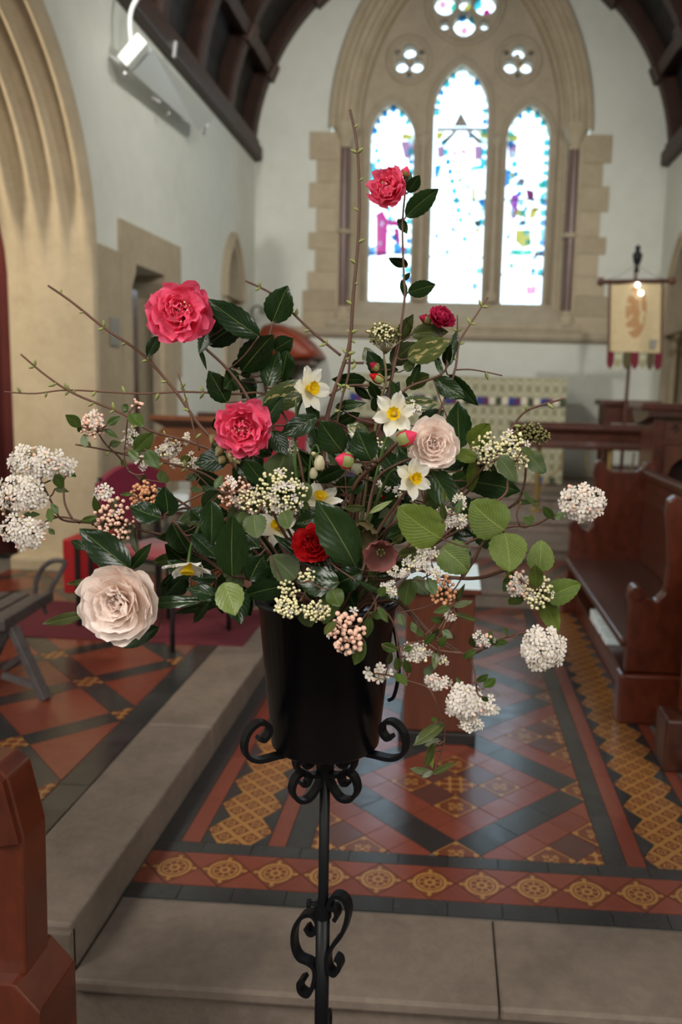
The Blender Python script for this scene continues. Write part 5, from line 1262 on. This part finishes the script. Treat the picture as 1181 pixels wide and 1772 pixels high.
s.leaves(('cam', 279, 896, 225, 876, 40, None, .2), ('cam', 291, 894, 284, 842, 40), ('cam', 366, 866, 365, 944, 42, -.03, .0), ('cam', 298, 903, 328, 958, 48, -.02, -.1), ('cam', 402, 998, 403, 890, 58, -.05, .1), ('cam', 332, 924, 378, 968, 32), ('cam', 432, 1006, 456, 960, 50, -.03), ('cam', 492, 1014, 420, 1032, 38, -.03), ('cam', 350, 900, 330, 880, 30, .03), ('cam', 420, 920, 450, 950, 44, .03), ('cam', 445, 960, 470, 1000, 46, .02), ('cam', 385, 870, 350, 840, 28, .03), ('cam', 330, 925, 270, 930, 24, .03), ('rnd', 420, 870, 395, 920, 30, .03), ('cam', 440, 1000, 480, 1040, 40, .0), ('cam', 405, 900, 385, 930, 30, .02), ('cam', 300, 860, 262, 845, 16, .02))
s.done()
random.seed(21)
NAMES = ['filling the middle of the arrangement', 'spreading behind the pale blush bloom', 'tucked behind the scarlet bloom', 'behind the left cream viburnum heads', 'behind the big upright pointed leaf']
for k, (cx, cy, rx_, ry_, n) in enumerate(((600, 860, 95, 90, 34), (735, 870, 110, 75, 32), (560, 960, 95, 55, 26), (440, 870, 95, 80, 28), (390, 980, 85, 55, 22))):
    s = Spray('camellia_spray', 'dark green camellia spray '+NAMES[k], 'foliage', 1.46)
    s.stem([(cx, cy), ((cx+565)/2, (cy+1000)/2), (565, 1080)], 2, 3, d1=BQ)
    for j in range(n):
        a = random.random()*2*PI; q = math.sqrt(random.random()); x, y = cx+rx_*q*math.cos(a), cy+ry_*q*math.sin(a); b = random.uniform(-PI, PI) if q < .5 else a+random.uniform(-.6, .6); L = random.uniform(38, 62)
        s.leaf('cam' if random.random() < .85 else 'rnd', x, y, x+L*math.cos(b), y+L*math.sin(b), L*random.uniform(.5, .62), random.uniform(-.03, .06))
    s.done()
random.seed(5)
# ---- daffodils
def daffodil(x, y, r, axis, stem, label, D, spin=.3, cor=.42, fwd=.1):
    s = Spray('daffodil', label, 'flower', D); s.mat = 'stalk_green'; c = at(x, y, D-.01); U, V_, A_ = axes(axis); R_ = r*MM*D/1.448
    s.stem([(x, y)]+stem, 2.4, 3.0, d0=D+.01, d1=BQ)
    fl_ = obj('corona', MB().grid(lambda u, v: c+A_*R_*(.02+cor*v)+(U*math.cos(2*PI*u)+V_*math.sin(2*PI*u))*R_*(.13+.17*v**1.5+.03*math.sin(u*2*PI*9)*v*v), 36, 6), 'petal_yellow', s.root, smooth=True)
    mb = MB()
    for k in range(6): a = 2*PI*k/6; o = c+(U*math.cos(a)+V_*math.sin(a))*R_*.05; mb.tube([o, o+A_*R_*cor*.8], .0006, 4).ball(o+A_*R_*cor*.8, .0015, 6, 4)
    obj('stamens', mb, 'petal_yellow', fl_)
    for k in range(6):
        a = 2*PI*(k+spin)/6; tl = math.radians(78 if k % 2 else 86)-fwd; rad = U*math.cos(a)+V_*math.sin(a); d = rad*math.sin(tl)+A_*math.cos(tl); n_ = A_*math.sin(tl)-rad*math.cos(tl); sd = d.cross(n_)
        l = R_*random.uniform(.95, 1.05); ww = l*.66; b = c-A_*R_*.02*(k % 2)
        put('petal', petal('daff', 'petal_white', cup=.22, ruff=.05, notch=-.12, wr=.95), s.root, Matrix(((sd.x*ww, d.x*l, n_.x*l, b.x), (sd.y*ww, d.y*l, n_.y*l, b.y), (sd.z*ww, d.z*l, n_.z*l, b.z), (0, 0, 0, 1))))
    s.done()
daffodil(684, 717, 38, (-.1, -1, .1), [(676, 740), (650, 830), (600, 1070)], 'white daffodil with a yellow cup facing out above the pale bloom', 1.34, .75)
daffodil(712, 826, 36, (.55, -.8, .0), [(698, 818), (680, 815), (660, 850), (630, 930), (595, 1070)], 'drooping white daffodil on a bent stalk below the pale blush bloom', 1.265, .5, .5)
daffodil(326, 975, 42, (.05, -.45, -.85), [(330, 950), (338, 925), (360, 900), (420, 950), (545, 1070)], 'nodding white daffodil with its yellow cup turned down above the largest bloom', 1.28, .2, .42)
daffodil(532, 672, 40, (.75, -.5, .05), [(524, 690), (514, 720), (510, 800), (540, 950), (560, 1070)], 'white daffodil turned aside beneath the wooden canopy', 1.44, .1)
daffodil(553, 868, 38, (.2, -.5, .8), [(553, 890), (560, 960), (568, 1070)], 'white daffodil seen edge-on behind the big pointed leaf', 1.38, .4)
daffodil(480, 915, 36, (.1, -.75, .6), [(490, 940), (520, 1000), (552, 1070)], 'shaded white daffodil behind the round leaves above the bucket', 1.435, .6)
s = Spray('spring_snowflake', 'green stalk with small white snowflake bells beside the pink buds', 'flower', 1.36); s.mat = 'stalk_green'
s.stem([(553, 782), (547, 770), (538, 790), (535, 880), (550, 1000), (560, 1070)], 1.2, 2.2, d1=BQ); s.stem([(543, 806), (540, 790)], 1); s.stem([(513, 690), (512, 760), (513, 830), (530, 980)], 2.0, 2.4, d0=1.42, d1=1.44)
for x, y, r, h in ((553, 800, 9, 24), (543, 818, 7, 18)):
    c = at(x, y, 1.352); b_ = obj('bell', MB().lathe(c, [(0, h*.5*MM), (r*.6*MM, h*.4*MM), (r*MM, 0), (r*.9*MM, -h*.4*MM), (r*.7*MM, -h*.5*MM)], 12), 'petal_white', s.root, smooth=True)
    obj('bell_tip', MB().lathe(c, [(r*.72*MM, -h*.47*MM), (r*.5*MM, -h*.56*MM)], 12), 'bud_green', b_)
closed_bud(s, 546, 788, 540, 783, 4, 'bud_cream'); s.done()
# ---- hellebores
def hellebore(x, y, r, axis, mat, label, D, n=5):
    s = Spray('hellebore', label, 'flower', D); s.mat = 'stalk_green'; s.stem([(x, y), (x-10, y+50), (585, 1070)], 2.2, 3, d0=D+.015, d1=BQ); c = at(x, y, D); U, V_, A_ = axes(axis); R_ = r*MM
    mb = MB()
    for k in range(14): a = random.random()*6; o = c; mb.tube([o, o+A_*R_*.35+(U*math.cos(a)+V_*math.sin(a))*R_*.15], .0008, 4).ball(o+A_*R_*.35+(U*math.cos(a)+V_*math.sin(a))*R_*.15, .0018, 6, 4)
    obj('stamens', mb, 'bud_green', s.root)
    for k in range(n):
        a = 2*PI*(k+.25)/n; tl = math.radians(56); rad = U*math.cos(a)+V_*math.sin(a); d = rad*math.sin(tl)+A_*math.cos(tl); n_ = A_*math.sin(tl)-rad*math.cos(tl); sd = d.cross(n_); l = R_; ww = l*1.05; b = c
        put('sepal', petal('hel', mat, cup=.7, ruff=.03, notch=-.05, wr=1.0), s.root, Matrix(((sd.x*ww, d.x*l, n_.x*l, b.x), (sd.y*ww, d.y*l, n_.y*l, b.y), (sd.z*ww, d.z*l, n_.z*l, b.z), (0, 0, 0, 1))))
    return s
s = hellebore(660, 950, 38, (.05, -1, -.25), 'petal_mauve', 'dusky pink hellebore cup right of the big pointed leaf', 1.29)
s.leaves(('oli', 690, 960, 735, 955, 26, .03), ('oli', 685, 975, 725, 985, 24, .03), ('cam', 660, 990, 700, 975, 28, .03), ('oli', 680, 940, 700, 925, 14, .02)); s.done()
s = hellebore(625, 905, 38, (.1, -.8, -.7), 'petal_bronze', 'bronze-green nodding hellebore above the dusky pink one', 1.33); s.leaves(('oli', 632, 880, 592, 878, 14, -.02), ('lime', 640, 888, 680, 866, 10, -.02)); s.done('stalk_green')
# ---- viburnums
s = Spray('viburnum_spray', 'white viburnum spray with three domed heads before the sandstone arch', 'flower', 1.30)
s.stem([(70, 830), (95, 880), (110, 900), (160, 905), (230, 915), (330, 940), (440, 1000), (550, 1075)], 1.5, 3, d1=BQ); s.stem([(110, 830), (112, 870), (125, 898)], 1.3); s.stem([(55, 915), (100, 895), (140, 902)], 1.2)
cluster(s, 68, 800, 56, 30, 70, 8, fr=7); cluster(s, 110, 806, 22, 18, 20, 4, fr=7, dz=.01); cluster(s, 40, 853, 46, 34, 66, 8, fr=7.2, dz=-.01); cluster(s, 45, 919, 44, 30, 52, 18, fr=7, dz=-.02); cluster(s, 5, 880, 14, 14, 0, 12)
s.leaves(('sm', 75, 835, 60, 850, 14), ('sm', 95, 820, 108, 845, 20), ('sm', 108, 812, 132, 825, 14), ('sm', 95, 845, 118, 850, 12), ('sm', 100, 890, 88, 870, 12), ('sm', 85, 880, 90, 905, 14), ('sm', 140, 902, 170, 893, 12), ('sm', 160, 905, 185, 898, 10), ('sm', 60, 860, 78, 855, 16), ('sm', 85, 915, 95, 925, 10), ('sm', 62, 870, 52, 882, 14), ('sm', 40, 890, 70, 890, 12, .03))
s.done()
s = Spray('viburnum_spray', 'viburnum spray of rosy orange buds beside the purple-red chair', 'flower', 1.33)
s.stem([(205, 905), (235, 905), (280, 895), (330, 880), (410, 920), (540, 1070)], 1.6, 3, d1=BQ); s.stem([(255, 868), (275, 885), (300, 890)], 1.4)
cluster(s, 255, 858, 28, 24, 0, 62, 'bud_orange', br=3.8, stalk='stalk_brown'); cluster(s, 203, 898, 34, 36, 2, 66, 'bud_pink', br=3.8, dz=-.01, stalk='stalk_brown'); cluster(s, 178, 855, 16, 12, 8, 4)
s.leaves(('sm', 170, 890, 163, 858, 14), ('sm', 180, 905, 155, 905, 12), ('sm', 198, 882, 200, 858, 8), ('cam', 175, 910, 158, 900, 14), ('sm', 230, 855, 208, 856, 8), ('oli', 205, 935, 220, 920, 12), ('oli', 240, 960, 222, 900, 16, .02), ('sm', 262, 845, 275, 850, 12))
s.done()
s = Spray('viburnum_spray', 'small viburnum sprig with a pale pink bud head before the sandstone pier', 'flower', 1.34)
s.stem([(165, 738), (180, 765), (205, 790), (225, 815), (250, 835), (330, 880), (450, 980), (550, 1075)], 1.2, 2.6, d1=BQ); s.stem([(235, 700), (222, 720), (218, 760), (215, 790), (222, 815)], 1.1, 1.3)
cluster(s, 164, 733, 24, 22, 8, 34, 'bud_pink', br=3.6, stalk='stalk_brown'); cluster(s, 240, 699, 8, 6, 0, 7, 'bud_pink', br=3.4); cluster(s, 228, 755, 14, 20, 9, 4, 'bud_cream', fr=5)
s.leaves(('sm', 140, 738, 113, 718, 20, None, .1), ('sm', 145, 735, 135, 748, 14), ('sm', 145, 752, 148, 775, 14), ('sm', 185, 735, 208, 720, 14), ('sm', 180, 742, 205, 758, 10), ('sm', 190, 770, 208, 766, 14), ('sm', 222, 712, 210, 700, 16), ('sm', 225, 715, 248, 738, 24), ('sm', 232, 780, 265, 748, 30, -.01, .1), ('sm', 254, 778, 275, 812, 26, -.01, .1), ('sm', 222, 780, 240, 795, 16), ('rnd', 280, 835, 282, 815, 22), ('sm', 250, 820, 245, 840, 8), ('sm', 215, 795, 212, 808, 10))
s.done()
s = Spray('viburnum_spray', 'viburnum spray with cream bud heads below a rounded leaf and the pink bloom', 'flower', 1.29)
s.stem([(470, 860), (490, 900), (530, 980), (558, 1070)], 1.8, 3, d1=BQ); s.stem([(410, 850), (450, 865), (480, 890)], 1.4)
cluster(s, 490, 850, 44, 42, 20, 105, 'bud_cream', br=3.0, fr=6); cluster(s, 440, 865, 28, 22, 5, 40, 'bud_cream', br=3.0, fr=6); cluster(s, 410, 852, 30, 26, 7, 40, 'bud_pink', br=3.4, dz=.01, stalk='stalk_brown')
s.leaves(('rnd', 470, 848, 498, 780, 58, .02, .0), ('rnd', 528, 835, 530, 870, 24, .02), ('rnd', 515, 870, 535, 880, 20, .02), ('rnd', 440, 890, 446, 932, 42, -.01, .1), ('rnd', 425, 885, 420, 918, 30), ('rnd', 490, 885, 500, 915, 30, -.01), ('cam', 380, 850, 350, 880, 34, .01), ('sm', 372, 845, 385, 822, 14))
s.done()
s = Spray('viburnum_spray', 'viburnum spray with cream bud heads hanging over the bucket rim', 'flower', 1.27)
s.stem([(520, 1040), (540, 1010), (560, 1030), (562, 1080)], 1.6, 2.6, d1=BQ); s.stem([(515, 1010), (535, 1005)], 1.2)
cluster(s, 533, 997, 16, 9, 0, 20, 'bud_cream'); cluster(s, 500, 1018, 17, 16, 0, 22, 'bud_cream'); cluster(s, 500, 1048, 24, 22, 5, 56, 'bud_cream', fr=5); cluster(s, 550, 1056, 26, 18, 4, 46, 'bud_cream', fr=5)
s.leaves(('rnd', 575, 1020, 590, 1050, 34), ('rnd', 525, 1050, 540, 1085, 34, .03)); s.done()
s = Spray('viburnum_spray', 'viburnum sprig with a plump pink bud head in front of the bucket', 'flower', 1.24)
s.stem([(606, 1085), (640, 1072), (650, 1040), (620, 1010), (590, 1060)], 1.6, 2.4, d1=1.40)
cluster(s, 602, 1092, 32, 40, 5, 62, 'bud_pink', br=5.2, fr=8, stalk='stalk_brown')
s.leaves(('sm', 640, 1065, 634, 1105, 20, None, .1), ('sm', 632, 1110, 612, 1152, 26, -.01), ('sm', 640, 1060, 665, 1070, 14), ('oli', 580, 1075, 562, 1098, 16), ('sm', 655, 1050, 672, 1078, 14), ('rnd', 655, 1030, 668, 1015, 16))
s.done()
s = Spray('viburnum_spray', 'viburnum spray with large round bright green leaves above the tiled floor', 'flower', 1.30)
s.stem([(905, 1010), (885, 985), (830, 1000), (770, 998), (715, 985), (650, 1000), (600, 1070)], 2.6, 4, d1=BQ); s.stem([(940, 1020), (915, 1015), (900, 1000)], 1.8); s.stem([(872, 918), (840, 935), (820, 970), (800, 1000)], 2.0)
s.leaves(('vib', 874, 918, 815, 868, 74, -.01, .05), ('vib', 874, 922, 882, 990, 66, -.02, -.1), ('vib', 934, 990, 938, 934, 48, -.0, .1), ('vib', 928, 1018, 926, 975, 26, -.02), ('vib', 946, 1036, 1006, 1010, 46, -.0, .1), ('vib', 940, 1040, 967, 1093, 36, .0), ('vib', 764, 948, 812, 990, 62, .02, .1), ('vib', 764, 932, 688, 877, 70, -.03, .05), ('vib', 882, 985, 890, 1005, 24, -.02), ('rnd', 880, 1000, 872, 1025, 14), ('rnd', 905, 1030, 880, 1045, 22, .02), ('rnd', 710, 1002, 702, 1048, 34, .0), ('rnd', 715, 1000, 745, 1030, 28, .02))
cluster(s, 930, 1022, 26, 32, 4, 58, 'bud_cream', br=3.3, fr=6); cluster(s, 897, 1010, 18, 24, 12, 16, 'bud_pink', fr=7, br=3.4)
s.done()
s = Spray('viburnum_spray', 'viburnum spray with two cream bud heads in front of the altar', 'flower', 1.36)
s.stem([(845, 800), (800, 850), (720, 930), (640, 1010), (600, 1070)], 1.8, 3, d1=BQ); s.stem([(890, 800), (880, 830), (870, 860), (800, 900), (700, 990)], 1.8, 2.4)
cluster(s, 843, 780, 24, 30, 4, 74, 'bud_cream', br=3.0, fr=6); cluster(s, 886, 772, 26, 26, 6, 66, 'bud_cream', br=3.0, fr=6); cluster(s, 898, 797, 18, 12, 1, 26, 'bud_cream', br=3.0)
s.leaves(('vib', 813, 772, 848, 732, 40, .01, .0), ('vib', 827, 794, 777, 780, 24, -.01), ('vib', 823, 797, 814, 852, 24, -.01), ('rnd', 864, 790, 893, 834, 30), ('rnd', 915, 785, 945, 818, 32, .01), ('rnd', 905, 775, 925, 790, 14), ('rnd', 850, 800, 865, 840, 10), ('rnd', 760, 800, 800, 812, 24, .05)); s.done()
s = Spray('viburnum_spray', 'viburnum stem with a flat olive-green bud head before the communion rail', 'flower', 1.42)
s.stem([(920, 765), (912, 800), (905, 850), (880, 880), (790, 920), (680, 990), (610, 1070)], 2, 3, d1=BQ)
cluster(s, 921, 752, 32, 17, 0, 110, 'bud_olive', br=2.6, stalk='stalk_brown', up=.6); s.leaves(('rnd', 905, 850, 930, 880, 8), ('sm', 890, 870, 935, 868, 10)); s.done()
s = Spray('viburnum_spray', 'viburnum stem with a domed yellow-green bud head under the window sill', 'flower', 1.46)
s.stem([(665, 620), (668, 660), (650, 740), (600, 1070)], 2, 3, d1=BQ)
c0_ = at(668, 612, 1.46)
for k in range(9): s.mb.tube([c0_, c0_.lerp(at(640+7*k, 588-6*math.sin(PI*k/8), 1.455), .95)], .0012, 5)
cluster(s, 664, 580, 26, 20, 0, 110, 'bud_olive', br=2.6, up=.7); cluster(s, 662, 574, 22, 14, 0, 40, 'bud_cream', br=2.2, dz=-.012, up=.7); s.done('stalk_brown')
s = Spray('viburnum_spray', 'viburnum sprig with one white dome in front of the choir bench', 'flower', 1.33)
s.stem([(985, 880), (955, 893), (925, 908), (880, 912), (830, 930), (740, 970), (640, 1020), (600, 1070)], 1.4, 3, d1=BQ); s.stem([(900, 910), (895, 890), (902, 868)], 1.2)
cluster(s, 1006, 868, 40, 32, 62, 14, 'bud_pink', fr=7.4, br=3.6); s.leaves(('sm', 957, 898, 940, 876, 16), ('sm', 960, 896, 980, 888, 14), ('sm', 920, 908, 905, 895, 14), ('sm', 918, 906, 920, 890, 12)); s.done()
s = Spray('viburnum_spray', 'viburnum sprig with one white dome over the zigzag tiles', 'flower', 1.27)
s.stem([(925, 1095), (890, 1098), (850, 1115), (815, 1132), (770, 1120), (720, 1090), (660, 1050), (610, 1070)], 1.4, 2.6, d1=BQ)
cluster(s, 938, 1120, 38, 42, 84, 2, 'bud_pink', fr=7.6); cluster(s, 838, 1105, 20, 14, 12, 4, fr=5)
s.leaves(('sm', 845, 1115, 850, 1090, 14), ('sm', 860, 1110, 880, 1112, 12), ('sm', 825, 1125, 800, 1140, 14), ('sm', 840, 1100, 868, 1120, 14), ('sm', 880, 1100, 872, 1085, 8), ('sm', 820, 1120, 815, 1100, 12)); s.done()
s = Spray('viburnum_spray', 'viburnum sprig with one white dome before the small wooden cabinet', 'flower', 1.24)
s.stem([(825, 1195), (818, 1150), (790, 1125), (740, 1100), (680, 1060), (612, 1075)], 1.3, 2.6, d1=BQ)
cluster(s, 806, 1212, 36, 34, 62, 2, fr=7.8); cluster(s, 845, 1222, 20, 18, 16, 0, fr=7); cluster(s, 815, 1250, 22, 14, 14, 0, fr=7)
s.leaves(('sm', 825, 1180, 846, 1167, 12), ('sm', 838, 1190, 858, 1172, 18), ('sm', 800, 1188, 790, 1172, 8), ('sm', 835, 1205, 845, 1215, 10, -.03)); s.done()
# ---- trailing sprigs in front of the cabinet
s = Spray('trailing_sprig', 'trailing leafy sprig with starry white flowers beside the bucket', 'flower', 1.26)
s.stem([(650, 1165), (680, 1170), (705, 1178), (740, 1190), (755, 1215), (768, 1250), (768, 1290), (752, 1335)], 1.4, 1.2); s.stem([(705, 1178), (690, 1130), (680, 1090), (640, 1060), (605, 1075)], 1.5, 2.2, d1=1.42); s.stem([(690, 1120), (730, 1110), (760, 1125), (800, 1130)], 1.2)
cluster(s, 655, 1165, 20, 16, 10, 3, fr=8, dome=.4); cluster(s, 722, 1128, 24, 18, 20, 6, 'bud_cream', fr=6, dome=.4); cluster(s, 757, 1180, 22, 14, 20, 3, fr=6.5, dome=.4); cluster(s, 765, 1142, 14, 6, 3, 5, 'bud_cream', fr=5)
s.leaves(('sm', 690, 1160, 686, 1138, 16), ('sm', 685, 1165, 705, 1185, 16), ('sm', 710, 1165, 700, 1140, 14), ('sm', 735, 1170, 750, 1150, 16), ('sm', 672, 1150, 678, 1130, 12), ('sm', 700, 1125, 715, 1120, 12), ('sm', 735, 1115, 755, 1095, 14), ('sm', 760, 1120, 772, 1100, 14), ('sm', 660, 1115, 690, 1125, 18), ('oli', 770, 1250, 714, 1290, 24), ('oli', 752, 1285, 735, 1330, 16), ('lime', 742, 1290, 748, 1330, 14), ('oli', 762, 1280, 735, 1290, 14), ('oli', 752, 1338, 708, 1330, 14), ('oli', 748, 1340, 790, 1318, 12), ('sm', 755, 1250, 748, 1240, 10), ('oli', 750, 1335, 730, 1345, 10), ('oli', 755, 1125, 752, 1160, 14), ('sm', 720, 1095, 712, 1075, 12)); s.done()
s = Spray('trailing_sprig', 'leafy sprig with bronze seed buds in front of the pale cabinet top', 'flower', 1.28)
s.stem([(770, 1010), (782, 1040), (790, 1060), (775, 1095), (740, 1120), (690, 1080), (620, 1060)], 1.4, 2.2, d1=1.42); s.stem([(750, 985), (770, 1000), (785, 1040)], 1)
cluster(s, 768, 1020, 24, 26, 0, 34, 'bud_orange', br=4.2, stalk='stalk_brown'); cluster(s, 780, 1065, 12, 8, 6, 2, fr=5)
s.leaves(('oli', 790, 1042, 805, 1010, 10), ('oli', 785, 1050, 820, 1040, 12), ('oli', 788, 1062, 830, 1075, 10), ('sm', 780, 1050, 750, 1060, 14), ('sm', 770, 1075, 745, 1070, 14), ('sm', 765, 1090, 785, 1105, 14), ('oli', 745, 1110, 760, 1085, 12), ('sm', 690, 1060, 700, 1085, 14), ('sm', 735, 1100, 715, 1090, 12), ('sm', 800, 1000, 800, 960, 8)); s.done()
# ---- spiraea-like fine white sprays
def fine(label, stems, heads, lv, D):
    s = Spray('white_blossom_sprig', label, 'flower', D)
    for st_ in stems: s.stem(st_, 1.0, 1.8, d1=BQ)
    for h in heads: cluster(s, *h, fr=4.6, br=2.6, budmat='bud_cream', dome=.5)
    s.leaves(*lv); s.done()
fine('fine white blossom sprig in front of the reading desk', [[(300, 770), (320, 800), (370, 850), (450, 940), (550, 1070)]], [(288, 782, 22, 12, 16, 8), (300, 772, 18, 14, 16, 5), (305, 800, 10, 8, 7, 3), (245, 800, 14, 12, 8, 4), (330, 800, 14, 18, 9, 5), (325, 760, 10, 8, 4, 3)], [('sm', 320, 830, 345, 820, 14), ('sm', 330, 845, 350, 850, 12), ('lime', 330, 790, 312, 798, 14)], 1.425)
fine('fine white blossom sprig lying over the bucket beside the hellebore', [[(755, 905), (735, 960), (690, 1000), (630, 1010), (600, 1070)], [(760, 880), (748, 940)]], [(765, 905, 18, 14, 12, 5), (795, 862, 8, 5, 5, 1), (795, 900, 16, 14, 12, 5), (740, 955, 22, 12, 18, 6), (720, 975, 26, 12, 20, 8), (690, 990, 20, 10, 14, 6), (672, 1015, 14, 9, 9, 4), (680, 1025, 10, 8, 5, 2), (752, 992, 14, 9, 9, 3), (770, 885, 10, 10, 7, 3), (800, 870, 6, 16, 4, 3)], [('sm', 770, 900, 765, 870, 12), ('sm', 790, 890, 800, 862, 12), ('sm', 740, 1000, 755, 1030, 22), ('lime', 770, 870, 768, 845, 8), ('sm', 800, 885, 810, 865, 9)], 1.235)
fine('fine white blossom sprig behind the upper daffodil', [[(700, 690), (690, 760), (640, 900), (600, 1070)]], [(712, 708, 20, 12, 12, 8), (650, 770, 16, 12, 4, 12), (668, 810, 16, 12, 10, 4), (505, 770, 10, 16, 8, 3), (665, 838, 12, 10, 10, 2), (690, 850, 10, 12, 9, 2)], [('sm', 680, 800, 700, 815, 18), ('sm', 670, 790, 650, 780, 14)], 1.43)
# ---- bare budding twigs
def twig(label, paths, D, buds=True, d1=BQ, r=1.6, mat='twig'):
    s = Spray('budding_twig', label, 'twig', D); s.mat = mat
    for i, p in enumerate(paths):
        P = s.stem(p, r if i == 0 else r*.8, r*2.0 if i == 0 else r*1.1, d1=d1 if i == 0 else None)
        if buds: nodebuds(s, P, .032, .0056, end=.62 if i == 0 else .95)
    s.done()
twig('budding twig slanting up over the sandstone pier', [[(83, 494), (125, 523), (180, 567), (245, 612), (300, 672), (345, 735), (395, 790), (450, 870), (548, 1070)]], 1.36, r=1.8)
twig('thin budding twig crossing the sandstone pier below the slanting one', [[(36, 613), (80, 650), (130, 682), (213, 716), (260, 745), (330, 765), (400, 800), (470, 900), (552, 1070)]], 1.38, r=1.6)
twig('nearly level reddish twig before the stone doorway', [[(8, 678), (60, 681), (120, 675), (240, 681), (320, 678), (400, 682), (470, 690), (520, 800), (556, 1070)]], 1.42, r=1.2)
twig('tall budding twig rising before the window jamb', [[(606, 190), (618, 250), (622, 330), (620, 420), (612, 510), (606, 590), (592, 640), (575, 690), (564, 740), (560, 830), (565, 1070)], [(583, 735), (592, 690), (603, 650), (606, 610), (608, 560)], [(425, 486), (470, 508), (505, 540), (545, 578), (590, 615)], [(570, 685), (600, 668), (640, 667)], [(592, 628), (630, 628)]], 1.45, r=2.2)
twig('short budding twig reaching right over the communion rail', [[(978, 690), (940, 700), (905, 716), (880, 752), (862, 785), (840, 820), (760, 900), (600, 1070)]], 1.42, r=1.6)
twig('reddish twig pointing left past the reading desk', [[(130, 769), (180, 778), (240, 792), (310, 806), (370, 830), (440, 900), (552, 1070)], [(308, 645), (322, 690), (335, 740), (345, 780)]], 1.35, r=1.4)
twig('faint budding twig behind the crimson bloom', [[(845, 515), (815, 560), (795, 595), (785, 650), (740, 760), (600, 1070)], [(870, 650), (820, 640), (790, 640)], [(792, 545), (792, 590)]], 1.55, r=1.4)

settle()
